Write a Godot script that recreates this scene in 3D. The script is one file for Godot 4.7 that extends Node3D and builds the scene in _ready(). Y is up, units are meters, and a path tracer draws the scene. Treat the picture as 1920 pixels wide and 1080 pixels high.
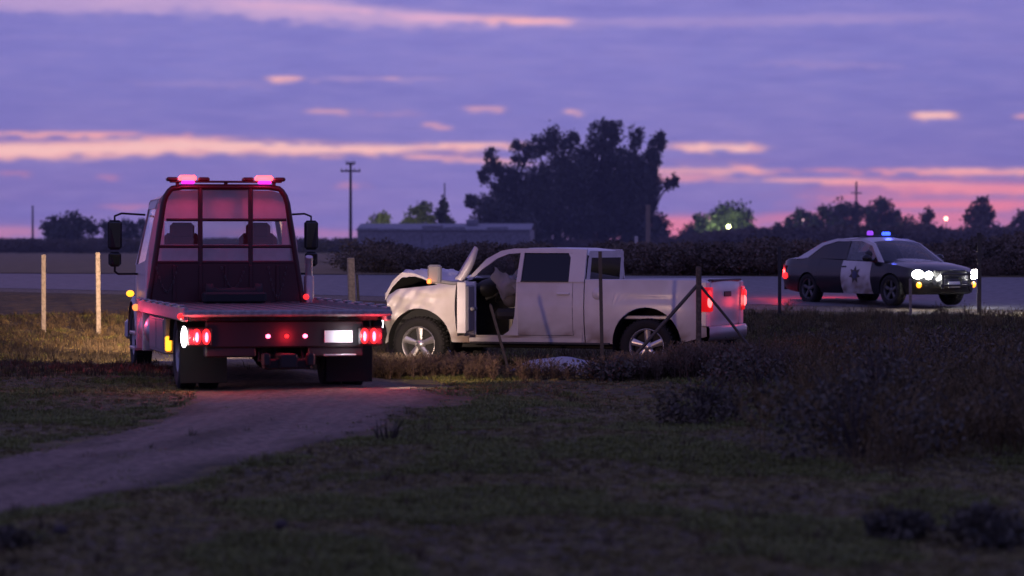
extends Node3D

# ------------------------------------------------------------------ helpers
var used := {}
var gid := 0
var M := {}
var rng := RandomNumberGenerator.new()
var relief := FastNoiseLite.new()
var patchy := FastNoiseLite.new()
var streak := FastNoiseLite.new()
var fray := FastNoiseLite.new()

func numbered(called: String) -> String:
	if not used.has(called):
		used[called] = 0
		return called
	used[called] += 1
	return "%s_%03d" % [called, used[called]]

func tag(o: Node, label: String, category: String, group := "") -> void:
	o.set_meta("label", label)
	o.set_meta("category", category)
	if group != "":
		o.set_meta("group", group)

func thing(called: String, label: String, category: String, at := Vector3.ZERO, turn := 0.0, group := "") -> Node3D:
	var o := Node3D.new()
	o.name = numbered(called)
	add_child(o, true)
	o.position = at
	o.rotation.y = turn
	tag(o, label, category, group)
	return o

func node(called: String, parent: Node, at := Vector3.ZERO, turn := 0.0) -> Node3D:
	var o := Node3D.new()
	o.name = called
	parent.add_child(o, true)
	o.position = at
	o.rotation.y = turn
	return o

func obj(called: String, st: SurfaceTool, m: Material, parent: Node = self) -> MeshInstance3D:
	st.generate_normals()
	var o := MeshInstance3D.new()
	o.mesh = st.commit()
	o.material_override = m
	o.name = numbered(called) if parent == self else called
	parent.add_child(o, true)
	return o

func mb() -> SurfaceTool:
	var st := SurfaceTool.new()
	st.begin(Mesh.PRIMITIVE_TRIANGLES)
	return st

func mat(c: Color, rough := 0.7, metal := 0.0) -> StandardMaterial3D:
	var m := StandardMaterial3D.new()
	m.albedo_color = c.linear_to_srgb()
	m.roughness = rough
	m.metallic = metal
	return m

func glow(c: Color, energy: float) -> StandardMaterial3D:
	var m := mat(Color(0.3, 0.3, 0.3) * c, 0.3)
	m.emission_enabled = true
	m.emission = c.linear_to_srgb()
	m.emission_energy_multiplier = energy
	return m

func noise_tex(freq: float, lo: Color, hi: Color, sd: int, octaves := 4, size := 256) -> NoiseTexture2D:
	var n := FastNoiseLite.new()
	n.noise_type = FastNoiseLite.TYPE_SIMPLEX
	n.frequency = freq
	n.seed = sd
	n.fractal_octaves = octaves
	var g := Gradient.new()
	g.offsets = PackedFloat32Array([0.25, 0.75])
	g.colors = PackedColorArray([lo.linear_to_srgb(), hi.linear_to_srgb()])
	var t := NoiseTexture2D.new()
	t.width = size
	t.height = size
	t.seamless = true
	t.noise = n
	t.color_ramp = g
	return t

func rough_mat(lo: Color, hi: Color, metres: float, sd: int, rough := 0.9, bump := 0.0, freq := 0.02) -> StandardMaterial3D:
	var m := mat(Color.WHITE, rough)
	m.albedo_texture = noise_tex(freq, lo, hi, sd)
	m.uv1_triplanar = true
	m.uv1_world_triplanar = true
	m.uv1_scale = Vector3.ONE / metres
	if bump > 0.0:
		m.heightmap_enabled = true
		m.heightmap_texture = noise_tex(freq * 2.0, Color(0, 0, 0), Color(1, 1, 1), sd + 7)
		m.heightmap_scale = bump
	return m

func tri(st: SurfaceTool, a: Vector3, b: Vector3, c: Vector3) -> void:
	st.add_vertex(a); st.add_vertex(b); st.add_vertex(c)

func quad(st: SurfaceTool, a: Vector3, b: Vector3, c: Vector3, d: Vector3) -> void:
	tri(st, a, b, c); tri(st, a, c, d)

func flat(st: SurfaceTool) -> void:
	st.set_smooth_group(-1)

func smooth(st: SurfaceTool) -> void:
	gid = (gid + 1) % 100000
	st.set_smooth_group(gid)

# a box with chamfered edges
func box(st: SurfaceTool, c: Vector3, s: Vector3, bev := 0.01, basis := Basis.IDENTITY) -> void:
	flat(st)
	var h := s / 2.0
	var b: float = minf(bev, minf(h.x, minf(h.y, h.z)) * 0.9)
	var put := func(v: Vector3) -> Vector3: return c + basis * v
	for ax in 3:
		var u := (ax + 1) % 3
		var w := (ax + 2) % 3
		for sg in [-1.0, 1.0]:
			var p: Array[Vector3] = []
			for k in [[-1, -1], [1, -1], [1, 1], [-1, 1]]:
				var v := Vector3.ZERO
				v[ax] = sg * h[ax]
				v[u] = k[0] * (h[u] - b)
				v[w] = k[1] * (h[w] - b)
				p.append(put.call(v))
			if sg > 0:
				quad(st, p[0], p[3], p[2], p[1])
			else:
				quad(st, p[0], p[1], p[2], p[3])
	if b <= 0.0:
		return
	for ax in 3:
		var u := (ax + 1) % 3
		var w := (ax + 2) % 3
		for su in [-1.0, 1.0]:
			for sw in [-1.0, 1.0]:
				var p: Array[Vector3] = []
				for k in [[-1, 0], [1, 0], [1, 1], [-1, 1]]:
					var v := Vector3.ZERO
					v[ax] = k[0] * (h[ax] - b)
					v[u] = su * (h[u] - (b if k[1] == 0 else 0.0))
					v[w] = sw * (h[w] - (b if k[1] == 1 else 0.0))
					p.append(put.call(v))
				if su * sw > 0:
					quad(st, p[0], p[1], p[2], p[3])
				else:
					quad(st, p[0], p[3], p[2], p[1])
	for sx in [-1.0, 1.0]:
		for sy in [-1.0, 1.0]:
			for sz in [-1.0, 1.0]:
				var a: Vector3 = put.call(Vector3(sx * h.x, sy * (h.y - b), sz * (h.z - b)))
				var d: Vector3 = put.call(Vector3(sx * (h.x - b), sy * h.y, sz * (h.z - b)))
				var e: Vector3 = put.call(Vector3(sx * (h.x - b), sy * (h.y - b), sz * h.z))
				if sx * sy * sz > 0:
					tri(st, a, e, d)
				else:
					tri(st, a, d, e)

func span(st: SurfaceTool, a: Vector3, b: Vector3, bev := 0.01) -> void:
	box(st, (a + b) / 2.0, (b - a).abs(), bev)

func grid(st: SurfaceTool, rows: Array) -> void:
	smooth(st)
	for i in rows.size() - 1:
		for j in rows[i].size() - 1:
			quad(st, rows[i][j], rows[i][j + 1], rows[i + 1][j + 1], rows[i + 1][j])

func tube(st: SurfaceTool, pts: Array, r0: float, r1 := -1.0, sides := 8, caps := true) -> void:
	if r1 < 0.0:
		r1 = r0
	var rows := []
	var side := Vector3.ZERO
	for i in pts.size():
		var p: Vector3 = pts[i]
		var dir: Vector3 = (pts[mini(i + 1, pts.size() - 1)] - pts[maxi(i - 1, 0)]).normalized()
		if side == Vector3.ZERO:
			side = dir.cross(Vector3.UP if absf(dir.y) < 0.9 else Vector3.RIGHT).normalized()
		side = (side - dir * side.dot(dir)).normalized()
		var over := dir.cross(side)
		var r: float = lerpf(r0, r1, float(i) / maxf(pts.size() - 1, 1))
		var ring := []
		for k in sides + 1:
			var a := TAU * k / sides
			ring.append(p + (side * cos(a) + over * sin(a)) * r)
		rows.append(ring)
	grid(st, rows)
	if caps:
		flat(st)
		for e in [0, rows.size() - 1]:
			for k in sides:
				if e == 0:
					tri(st, pts[e], rows[e][k], rows[e][k + 1])
				else:
					tri(st, pts[e], rows[e][k + 1], rows[e][k])

# profile: Vector2(radius, along the axis z)
func lathe(st: SurfaceTool, at: Vector3, profile: Array, segs := 24, basis := Basis.IDENTITY) -> void:
	var rows := []
	for p in profile:
		var ring := []
		for k in segs + 1:
			var a := TAU * k / segs
			ring.append(at + basis * Vector3(cos(a) * p.x, sin(a) * p.x, p.y))
		rows.append(ring)
	grid(st, rows)

func ball(st: SurfaceTool, at: Vector3, r: Vector3, rings := 8, segs := 12) -> void:
	var rows := []
	for i in rings + 1:
		var t := PI * i / rings
		var ring := []
		for k in segs + 1:
			var a := TAU * k / segs
			ring.append(at + Vector3(sin(t) * cos(a) * r.x, cos(t) * r.y, sin(t) * sin(a) * r.z))
		rows.append(ring)
	grid(st, rows)

# polygon in x,y extruded between two depths; place(x, y, z) turns it into a point
func plate(st: SurfaceTool, poly: PackedVector2Array, z0: float, z1: float, place = null) -> void:
	flat(st)
	var at := func(p: Vector2, z: float) -> Vector3:
		return place.call(p.x, p.y, z) if place != null else Vector3(p.x, p.y, z)
	var idx := Geometry2D.triangulate_polygon(poly)
	for k in range(0, idx.size(), 3):
		var a := poly[idx[k]]
		var b := poly[idx[k + 1]]
		var c := poly[idx[k + 2]]
		tri(st, at.call(a, z1), at.call(b, z1), at.call(c, z1))
		tri(st, at.call(a, z0), at.call(c, z0), at.call(b, z0))
	for i in poly.size():
		var p := poly[i]
		var q := poly[(i + 1) % poly.size()]
		quad(st, at.call(p, z0), at.call(q, z0), at.call(q, z1), at.call(p, z1))

func lerps(table: Array, x: float) -> float:
	if x <= table[0][0]:
		return table[0][1]
	for i in table.size() - 1:
		if x <= table[i + 1][0]:
			return lerpf(table[i][1], table[i + 1][1], (x - table[i][0]) / (table[i + 1][0] - table[i][0]))
	return table[-1][1]

func steps(a: float, b: float, n: int) -> Array:
	var out := []
	for i in n + 1:
		out.append(lerpf(a, b, float(i) / n))
	return out

func omni(called: String, parent: Node3D, at: Vector3, c: Color, energy: float, size := 0.04, reach := 40.0) -> void:
	var l := OmniLight3D.new()
	l.name = called
	parent.add_child(l, true)
	l.position = at
	l.light_color = c.linear_to_srgb()
	l.light_energy = energy
	l.light_size = size
	l.omni_range = reach
	l.omni_attenuation = 2.0
	l.shadow_enabled = true

func spot(called: String, parent: Node3D, at: Vector3, towards: Vector3, c: Color, energy: float, cone: float, size := 0.05, edge := 0.6) -> void:
	var l := SpotLight3D.new()
	l.name = called
	parent.add_child(l, true)
	l.transform = Transform3D(Basis.looking_at(towards, Vector3.UP), at)
	l.light_color = c.linear_to_srgb()
	l.light_energy = energy
	l.light_size = size
	l.spot_angle = cone
	l.spot_angle_attenuation = edge
	l.spot_attenuation = 2.0
	l.spot_range = 120.0
	l.shadow_enabled = true

# ------------------------------------------------------------------ terrain
func near_edge(x: float) -> float:
	return 71.4 - 0.3 * x

func ground_y(x: float, d: float) -> float:
	var dn := near_edge(x)
	var e: float = clampf(0.55 - 0.0175 * x, 0.1, 0.95)
	var rough := relief.get_noise_2d(x, d) * 0.07
	if d < dn - 18.0:
		return rough
	if d < dn:
		var t := smoothstep(dn - 18.0, dn, d)
		return e * t + rough * (1.0 - smoothstep(dn - 4.0, dn, d))
	if d < dn + 18.0:
		return lerpf(e, 0.98, (d - dn) / 18.0)
	return 0.98 + rough * smoothstep(dn + 18.0, dn + 24.0, d)

func on_ground(x: float, d: float, lift := 0.0) -> Vector3:
	return Vector3(x, ground_y(x, d) + lift, -d)

const TRACK := [[14.0, -9.0], [18.0, -6.3], [22.6, -4.5], [25.0, -3.8], [28.3, -3.15], [32.5, -2.55], [38.0, -2.3], [42.0, -2.75], [47.0, -3.9], [52.0, -5.0], [56.0, -6.1]]

func track_x(d: float) -> float:
	return lerps(TRACK, d)

func track_half(d: float) -> float:
	return lerps([[14.0, 1.35], [25.0, 1.25], [33.0, 1.3], [39.0, 1.7], [47.0, 1.5], [53.0, 1.1], [55.5, 0.2]], d)

# ------------------------------------------------------------------ sky
# azimuth and elevation in degrees; one degree is about 105 photograph pixels
const STREAKS := [
	# azimuth, elevation, half width, half height, tilt, strength, warmth
	[-8.2, 4.27, 2.2, 0.20, -0.02, 0.7, -0.8], [-5.2, 4.34, 2.8, 0.30, -0.05, 0.8, -0.85], [-3.0, 4.10, 2.6, 0.20, -0.06, 0.8, -0.75], [-3.6, 4.22, 1.6, 0.05, -0.05, 0.5, 0.6],
	[-0.7, 4.02, 1.6, 0.085, -0.03, 0.75, 0.7], [0.35, 3.99, 0.9, 0.055, 0.0, 0.8, 0.9], [4.2, 3.98, 4.4, 0.10, 0.01, 0.35, -0.8],
	[-4.05, 2.945, 0.36, 0.055, -0.03, 0.95, 0.95], [-2.7, 2.94, 1.7, 0.03, 0.0, 0.3, 0.3], [-2.15, 2.95, 0.2, 0.03, 0.0, 0.5, 0.6], [-5.6, 2.85, 1.6, 0.06, 0.0, 0.15, 0.2],
	[-3.3, 2.38, 0.40, 0.035, -0.02, 0.7, 0.8], [-2.5, 2.34, 0.9, 0.03, 0.0, 0.3, 0.3], [-0.48, 2.42, 0.42, 0.045, -0.03, 0.7, 0.7], [-1.38, 2.10, 0.36, 0.04, 0.0, 0.7, 0.75], [1.1, 2.34, 0.2, 0.04, 0.0, 0.9, 0.9],
	[7.5, 2.285, 0.45, 0.07, 0.0, 1.0, 1.0], [9.1, 2.26, 0.2, 0.04, 0.0, 0.8, 0.8], [5.6, 3.2, 1.4, 0.06, -0.02, 0.18, 0.2],
	[-8.3, 1.945, 1.75, 0.05, 0.0, 0.9, 0.85], [-7.9, 1.68, 2.8, 0.17, 0.02, 1.0, 1.0], [-4.6, 1.74, 2.5, 0.15, -0.03, 1.0, 1.0], [-2.2, 1.70, 1.7, 0.085, -0.01, 1.0, 1.0], [-0.6, 1.76, 1.2, 0.05, -0.01, 0.95, 1.0], [-0.9, 1.52, 1.3, 0.055, -0.05, 0.9, 0.9],
	[-6.2, 1.93, 1.2, 0.03, -0.02, 0.6, 0.6], [3.65, 1.73, 1.0, 0.075, -0.01, 1.0, 1.0], [3.2, 1.32, 1.5, 0.06, 0.0, 0.8, 0.9], [2.9, 1.19, 1.0, 0.09, 0.0, 0.7, 0.6], [4.2, 1.36, 0.35, 0.06, -0.2, 0.8, 0.8],
	[6.0, 1.30, 1.6, 0.035, 0.0, 0.7, 0.5], [8.2, 1.28, 1.7, 0.055, -0.01, 1.0, 0.85], [6.2, 1.10, 2.1, 0.055, -0.03, 1.0, 0.85], [8.4, 0.98, 1.8, 0.10, -0.02, 0.95, 0.5], [6.8, 0.86, 1.8, 0.05, 0.0, 0.7, 0.25], [8.0, 0.68, 1.8, 0.10, 0.0, 0.9, 0.2], [6.6, 0.45, 2.6, 0.16, 0.0, 0.75, 0.1], [7.6, 0.80, 2.6, 0.45, 0.0, 0.5, 0.1], [3.0, 0.36, 1.6, 0.17, 0.0, 0.85, 0.15], [5.6, 0.12, 4.6, 0.22, 0.0, 0.85, 0.05],
	[-8.9, 1.24, 0.4, 0.04, 0.0, 0.4, 0.3], [-7.2, 1.19, 0.22, 0.04, 0.0, 0.4, 0.3], [-2.85, 1.04, 0.35, 0.045, 0.0, 0.4, 0.4], [-6.7, 0.66, 0.7, 0.045, 0.0, 0.45, 0.2], [-9.0, 0.22, 0.7, 0.12, 0.0, 0.5, 0.25], [-1.2, 0.2, 1.8, 0.10, 0.0, 0.4, 0.1], [-4.0, 0.2, 1.4, 0.08, 0.0, 0.35, 0.1]]
const GREYS := [[-8.4, 1.84, 1.05, 0.035, 0.0, 0.9], [-4.0, 1.815, 1.3, 0.035, -0.03, 0.8], [-1.0, 1.63, 1.0, 0.05, -0.05, 0.85], [-3.0, 1.60, 0.5, 0.03, 0.0, 0.5], [3.6, 1.48, 1.2, 0.07, 0.0, 0.7], [7.6, 1.19, 2.2, 0.03, 0.0, 0.8], [8.2, 0.84, 2.0, 0.035, 0.0, 0.7], [6.6, 0.62, 1.8, 0.04, -0.02, 0.7], [5.4, 0.9, 1.4, 0.05, 0.0, 0.6]]

func streaks_at(list: Array, az: float, el: float, n: float) -> Array:
	var s := 0.0
	var warm := 0.0
	for k in list:
		var dx: float = (az - k[0]) / k[2]
		if absf(dx) > 1.3:
			continue
		var dy: float = (el - k[1] - k[4] * (az - k[0]) + n * 0.05) / k[3]
		if absf(dy) > 1.9:
			continue
		var lens: float = sqrt(maxf(0.02, 1.0 - dx * dx / 1.5))      # thinner towards its ends
		var w: float = (1.0 - smoothstep(0.5, 1.2 + n * 0.3, absf(dx))) * (1.0 - smoothstep(0.35, 1.35 + n * 0.6, absf(dy) / lens))
		w *= k[5]
		if w > 0.001:
			if k.size() > 6:
				warm = (warm * s + k[6] * w) / (s + w)
			s = s + w - s * w
	return [s, warm]

func sky_color(az: float, el: float) -> Color:
	var up: float = clampf(el / 90.0, 0.0, 1.0)
	var side: float = 0.5 + 0.5 * cos(deg_to_rad(az + 10.0))   # towards the set sun
	var low := Color8(136, 116, 182)
	var mid := Color8(131, 125, 196)
	var high := Color8(86, 88, 156)
	var c := low.lerp(mid, smoothstep(0.0, 3.2, el)).lerp(high, smoothstep(0.03, 0.75, up))
	c = c.lerp(Color8(88, 90, 158), (1.0 - side) * 0.6 * (1.0 - up))
	var hereabouts := exp(-pow((az + 0.5) / 11.0, 2.0) - pow((el - 2.5) / 6.0, 2.0))
	c = c.lerp(Color8(139, 130, 200), 0.45 * exp(-pow((az - 0.5) / 4.5, 2.0)) * hereabouts)
	c = c.lerp(Color8(112, 106, 178), 0.35 * smoothstep(5.5, 9.5, absf(az)) * hereabouts)
	var n := streak.get_noise_2d(az * 0.55, el * 3.2)
	c = c.lerp(Color8(118, 112, 186), clampf(n * 0.7, 0.0, 0.45))
	c = c.lerp(Color8(150, 134, 196), clampf(-n * 0.45, 0.0, 0.35))
	var f := fray.get_noise_2d(az * 2.2, el * 7.0)
	var wisp := fray.get_noise_2d(az * 0.9 + 70.0, el * 11.0 - 30.0)
	c = c.lerp(Color8(158, 140, 200), clampf(wisp * 0.5 - 0.02, 0.0, 0.3) * (1.0 - smoothstep(0.05, 0.3, up)))
	c = c.lerp(Color8(108, 104, 176), clampf(-wisp * 0.35, 0.0, 0.2) * (1.0 - smoothstep(0.05, 0.3, up)))
	# long bands of cloud go on all round, warmer towards the sunset
	var wide := streak.get_noise_2d(az * 0.09 + 300.0, el * 0.55 + 40.0)
	var out := 1.0 - (1.0 - smoothstep(9.4, 12.0, absf(az))) * (1.0 - smoothstep(4.5, 6.0, el))
	var band := smoothstep(0.12, 0.42, wide + f * 0.12) * out * (1.0 - smoothstep(0.25, 0.8, up))
	c = c.lerp(Color8(214, 150, 182).lerp(Color8(132, 116, 172), 1.0 - side * exp(-el / 22.0)), band * (0.35 + 0.35 * side))
	var pinks := streaks_at(STREAKS, az, el, f)
	var warm: float = pinks[1]
	var rose := Color8(230, 122, 156).lerp(Color8(228, 176, 204), smoothstep(1.6, 3.0, el))
	var tint := rose.lerp(Color8(255, 182, 178), clampf(warm, 0.0, 1.0))
	if warm < 0.0:
		tint = Color8(190, 160, 204).lerp(rose, clampf(1.0 + warm, 0.0, 1.0))
	tint = tint.lerp(Color8(255, 220, 212), clampf((pinks[0] - 0.85) * 5.0, 0.0, 1.0) * smoothstep(0.8, 1.0, warm) * 0.55)
	c = c.lerp(tint, clampf(pinks[0], 0.0, 0.97))
	var greys := streaks_at(GREYS, az, el, f)
	c = c.lerp(Color8(146, 122, 184), greys[0])
	c = c.lerp(Color8(206, 118, 160), 0.35 * out * exp(-pow(el / 1.1, 2.0)) * side)
	return c

func make_sky() -> Texture2D:
	var w := 4096
	var h := 3072
	var sw := 512
	var sh := 384
	var small := Image.create(sw, sh, false, Image.FORMAT_RGBA8)
	for j in sh:
		var el := 90.0 - (j + 0.5) / sh * 180.0
		for i in sw:
			var az := (i + 0.5) / sw * 360.0
			if az > 180.0:
				az -= 360.0
			small.set_pixel(i, j, sky_color(az, maxf(el, -1.5)))
	var big: Image = small
	big.resize(w, h, Image.INTERPOLATE_BILINEAR)
	var x0 := int(16.0 / 360.0 * w)
	var r0 := int((90.0 - 9.0) / 180.0 * h)
	var r1 := int((90.0 + 0.8) / 180.0 * h)
	for j in range(r0, r1):
		var el := 90.0 - (j + 0.5) / h * 180.0
		for i in range(-x0, x0):
			big.set_pixel((i + w) % w, j, sky_color((i + 0.5) / w * 360.0, el))
	return ImageTexture.create_from_image(big)

# ------------------------------------------------------------------ plants
# lobes: [x, y, z, rx, ry, rz, how many leaves]
func leaves(st: SurfaceTool, lobes: Array, size: float, dark: Color, light: Color, r: RandomNumberGenerator, droop := 0.3) -> void:
	for l in lobes:
		for k in int(l[6]):
			var v := Vector3(r.randfn(), r.randfn(), r.randfn()).normalized() * pow(r.randf(), 0.45)
			var p := Vector3(l[0] + v.x * l[3], l[1] + v.y * l[4], l[2] + v.z * l[5])
			var a := Vector3(r.randf_range(-1, 1), r.randf_range(-1, 1) - droop, r.randf_range(-1, 1)).normalized()
			var b := a.cross(Vector3(r.randf_range(-1, 1), r.randf_range(-1, 1), r.randf_range(-1, 1))).normalized()
			var s := size * r.randf_range(0.55, 1.3)
			st.set_color(dark.lerp(light, r.randf()))
			flat(st)
			var tip := p + a * s
			var m1 := p + a * s * 0.45 + b * s * 0.36
			var m2 := p + a * s * 0.45 - b * s * 0.36
			tri(st, p, m1, tip)
			tri(st, p, tip, m2)

func tree(called: String, label: String, group: String, at: Vector3, lobes: Array, leaf: float, trunk_r: float, sd: int, dark := Color(0.04, 0.046, 0.032), light := Color(0.10, 0.105, 0.075)) -> void:
	var r := RandomNumberGenerator.new()
	r.seed = sd
	var t := thing(called, label, "tree", at, 0.0, group)
	var tr := mb()
	var top := 0.0
	var mid := 0.0
	for l in lobes:
		top = maxf(top, l[1])
		mid += l[0] / lobes.size()
	var fork := Vector3(mid * 0.3, top * 0.35, 0)
	tube(tr, [Vector3(0, -0.3, 0), Vector3(mid * 0.1, top * 0.15, 0), fork], trunk_r, trunk_r * 0.7, 7)
	obj("trunk", tr, M.bark, t)
	for l in lobes:
		if l[4] < 0.4 or l[6] < 60:
			continue
		var li := mb()
		var e := Vector3(l[0], l[1] + l[4] * 0.3, l[2])
		tube(li, [fork * r.randf_range(0.6, 1.0), fork.lerp(e, 0.5) + Vector3(r.randf_range(-0.3, 0.3), 0.1, r.randf_range(-0.3, 0.3)) * trunk_r, e], trunk_r * 0.45, trunk_r * 0.12, 5, false)
		obj("limb", li, M.bark, t)
	var st := mb()
	# each lobe breaks up into clumps, so that the edge is ragged and the sky shows through
	var clumps := []
	for l in lobes:
		var n := maxi(5, int(l[6] / 45.0))
		clumps.append([l[0], l[1], l[2], l[3] * 0.95, l[4] * 0.95, l[5] * 0.95, l[6] * 0.45])
		for k in n:
			var v := Vector3(r.randfn(), r.randfn(), r.randfn()).normalized() * pow(r.randf(), 0.36)
			var q := r.randf_range(0.22, 0.42)
			clumps.append([l[0] + v.x * l[3] * 0.82, l[1] + v.y * l[4] * 0.82, l[2] + v.z * l[5] * 0.82, l[3] * q, l[4] * q * 1.1, l[5] * q, l[6] / float(n)])
	leaves(st, clumps, leaf, dark, light, r)
	obj("crown", st, M.leaf, t)

func clump_mesh(blades: int, height: float, spread: float, width: float, lean: float, sd: int, dark: Color, light: Color) -> ArrayMesh:
	var r := RandomNumberGenerator.new()
	r.seed = sd
	var st := mb()
	flat(st)
	for k in blades:
		var a := r.randf() * TAU
		var at := Vector3(cos(a), 0, sin(a)) * spread * sqrt(r.randf())
		var out := Vector3(cos(a + r.randf_range(-0.8, 0.8)), 0, sin(a + r.randf_range(-0.8, 0.8)))
		var h := height * r.randf_range(0.45, 1.0)
		var side := Vector3(-out.z, 0, out.x).rotated(Vector3.UP, r.randf_range(-1, 1)) * width
		var bend := lean * r.randf_range(0.2, 1.0)
		var m1 := at + out * h * bend * 0.35 + Vector3.UP * h * 0.55
		var tip := at + out * h * bend + Vector3.UP * h * (1.0 - 0.3 * bend)
		st.set_color(dark.lerp(light, r.randf()))
		quad(st, at - side, at + side, m1 + side * 0.7, m1 - side * 0.7)
		tri(st, m1 - side * 0.7, m1 + side * 0.7, tip)
	st.generate_normals()
	return st.commit()

# a dry, twiggy weed: thin stems that fork, with scraps of seed heads
func weed_mesh(stems: int, height: float, spread: float, sd: int, dark: Color, light: Color) -> ArrayMesh:
	var r := RandomNumberGenerator.new()
	r.seed = sd
	var st := mb()
	for k in stems:
		var a := r.randf() * TAU
		var p := Vector3(cos(a), 0, sin(a)) * spread * 0.25 * r.randf()
		var dir := Vector3(cos(a) * spread / height * r.randf(), 1.0, sin(a) * spread / height * r.randf()).normalized()
		var h := height * r.randf_range(0.5, 1.0)
		flat(st)
		st.set_color(dark.lerp(light, r.randf()))
		var w := Vector3(sin(a), 0, -cos(a)) * 0.006
		var q := p + dir * h
		quad(st, p - w, p + w, q + w * 0.4, q - w * 0.4)
		for j in 6:
			var t := r.randf_range(0.3, 1.0)
			var b := p + dir * h * t
			var d2 := (dir * 0.8 + Vector3(r.randf_range(-1, 1), r.randf_range(-0.2, 0.7), r.randf_range(-1, 1))).normalized()
			var e := b + d2 * h * r.randf_range(0.12, 0.3)
			var w2 := d2.cross(Vector3(r.randf_range(-1, 1), r.randf_range(-1, 1), r.randf_range(-1, 1))).normalized() * 0.005
			quad(st, b - w2, b + w2, e + w2, e - w2)
			for m in 3:
				var c := b.lerp(e, r.randf_range(0.4, 1.0))
				var u := Vector3(r.randf_range(-1, 1), r.randf_range(-1, 1), r.randf_range(-1, 1)) * 0.032
				var v := Vector3(r.randf_range(-1, 1), r.randf_range(-1, 1), r.randf_range(-1, 1)) * 0.022
				tri(st, c, c + u, c + v)
	st.generate_normals()
	return st.commit()

func scatter(called: String, mesh: Mesh, m: Material, spots: Array, label: String, category: String) -> void:
	var mm := MultiMesh.new()
	mm.transform_format = MultiMesh.TRANSFORM_3D
	mm.use_colors = true
	mm.mesh = mesh
	mm.instance_count = spots.size()
	for i in spots.size():
		mm.set_instance_transform(i, spots[i][0])
		mm.set_instance_color(i, spots[i][1])
	var o := MultiMeshInstance3D.new()
	o.name = numbered(called)
	o.multimesh = mm
	o.material_override = m
	add_child(o, true)
	tag(o, label, category)
	o.set_meta("kind", "stuff")

func shrub(label: String, at: Vector3, w: float, h: float, sd: int, dry := 0.0, called := "shrub", group := "dark shrubs in the rough grass") -> void:
	var r := RandomNumberGenerator.new()
	r.seed = sd
	var t := thing(called, label, "shrub", at, 0.0, group)
	var sm := mb()
	for k in 14:
		var a := r.randf() * TAU
		var e := Vector3(cos(a) * w * 0.42 * r.randf(), h * r.randf_range(0.5, 1.0), sin(a) * w * 0.42 * r.randf())
		tube(sm, [Vector3(0, -0.05, 0), e * Vector3(0.4, 0.5, 0.4), e], 0.012, 0.004, 4, false)
	obj("stems", sm, M.bark, t)
	var lobes := []
	for k in 26:
		var a := r.randf() * TAU
		var q := sqrt(r.randf())
		lobes.append([cos(a) * w * 0.42 * q, h * (0.12 + 0.72 * r.randf() * (1.0 - 0.5 * q)), sin(a) * w * 0.42 * q, w * 0.2, h * 0.26, w * 0.2, 46])
	var st := mb()
	leaves(st, lobes, 0.055, Color(0.045, 0.045, 0.034).lerp(Color(0.06, 0.045, 0.03), dry), Color(0.14, 0.13, 0.08).lerp(Color(0.17, 0.125, 0.075), dry), r, -0.4)
	obj("foliage", st, M.leaf, t)

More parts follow.
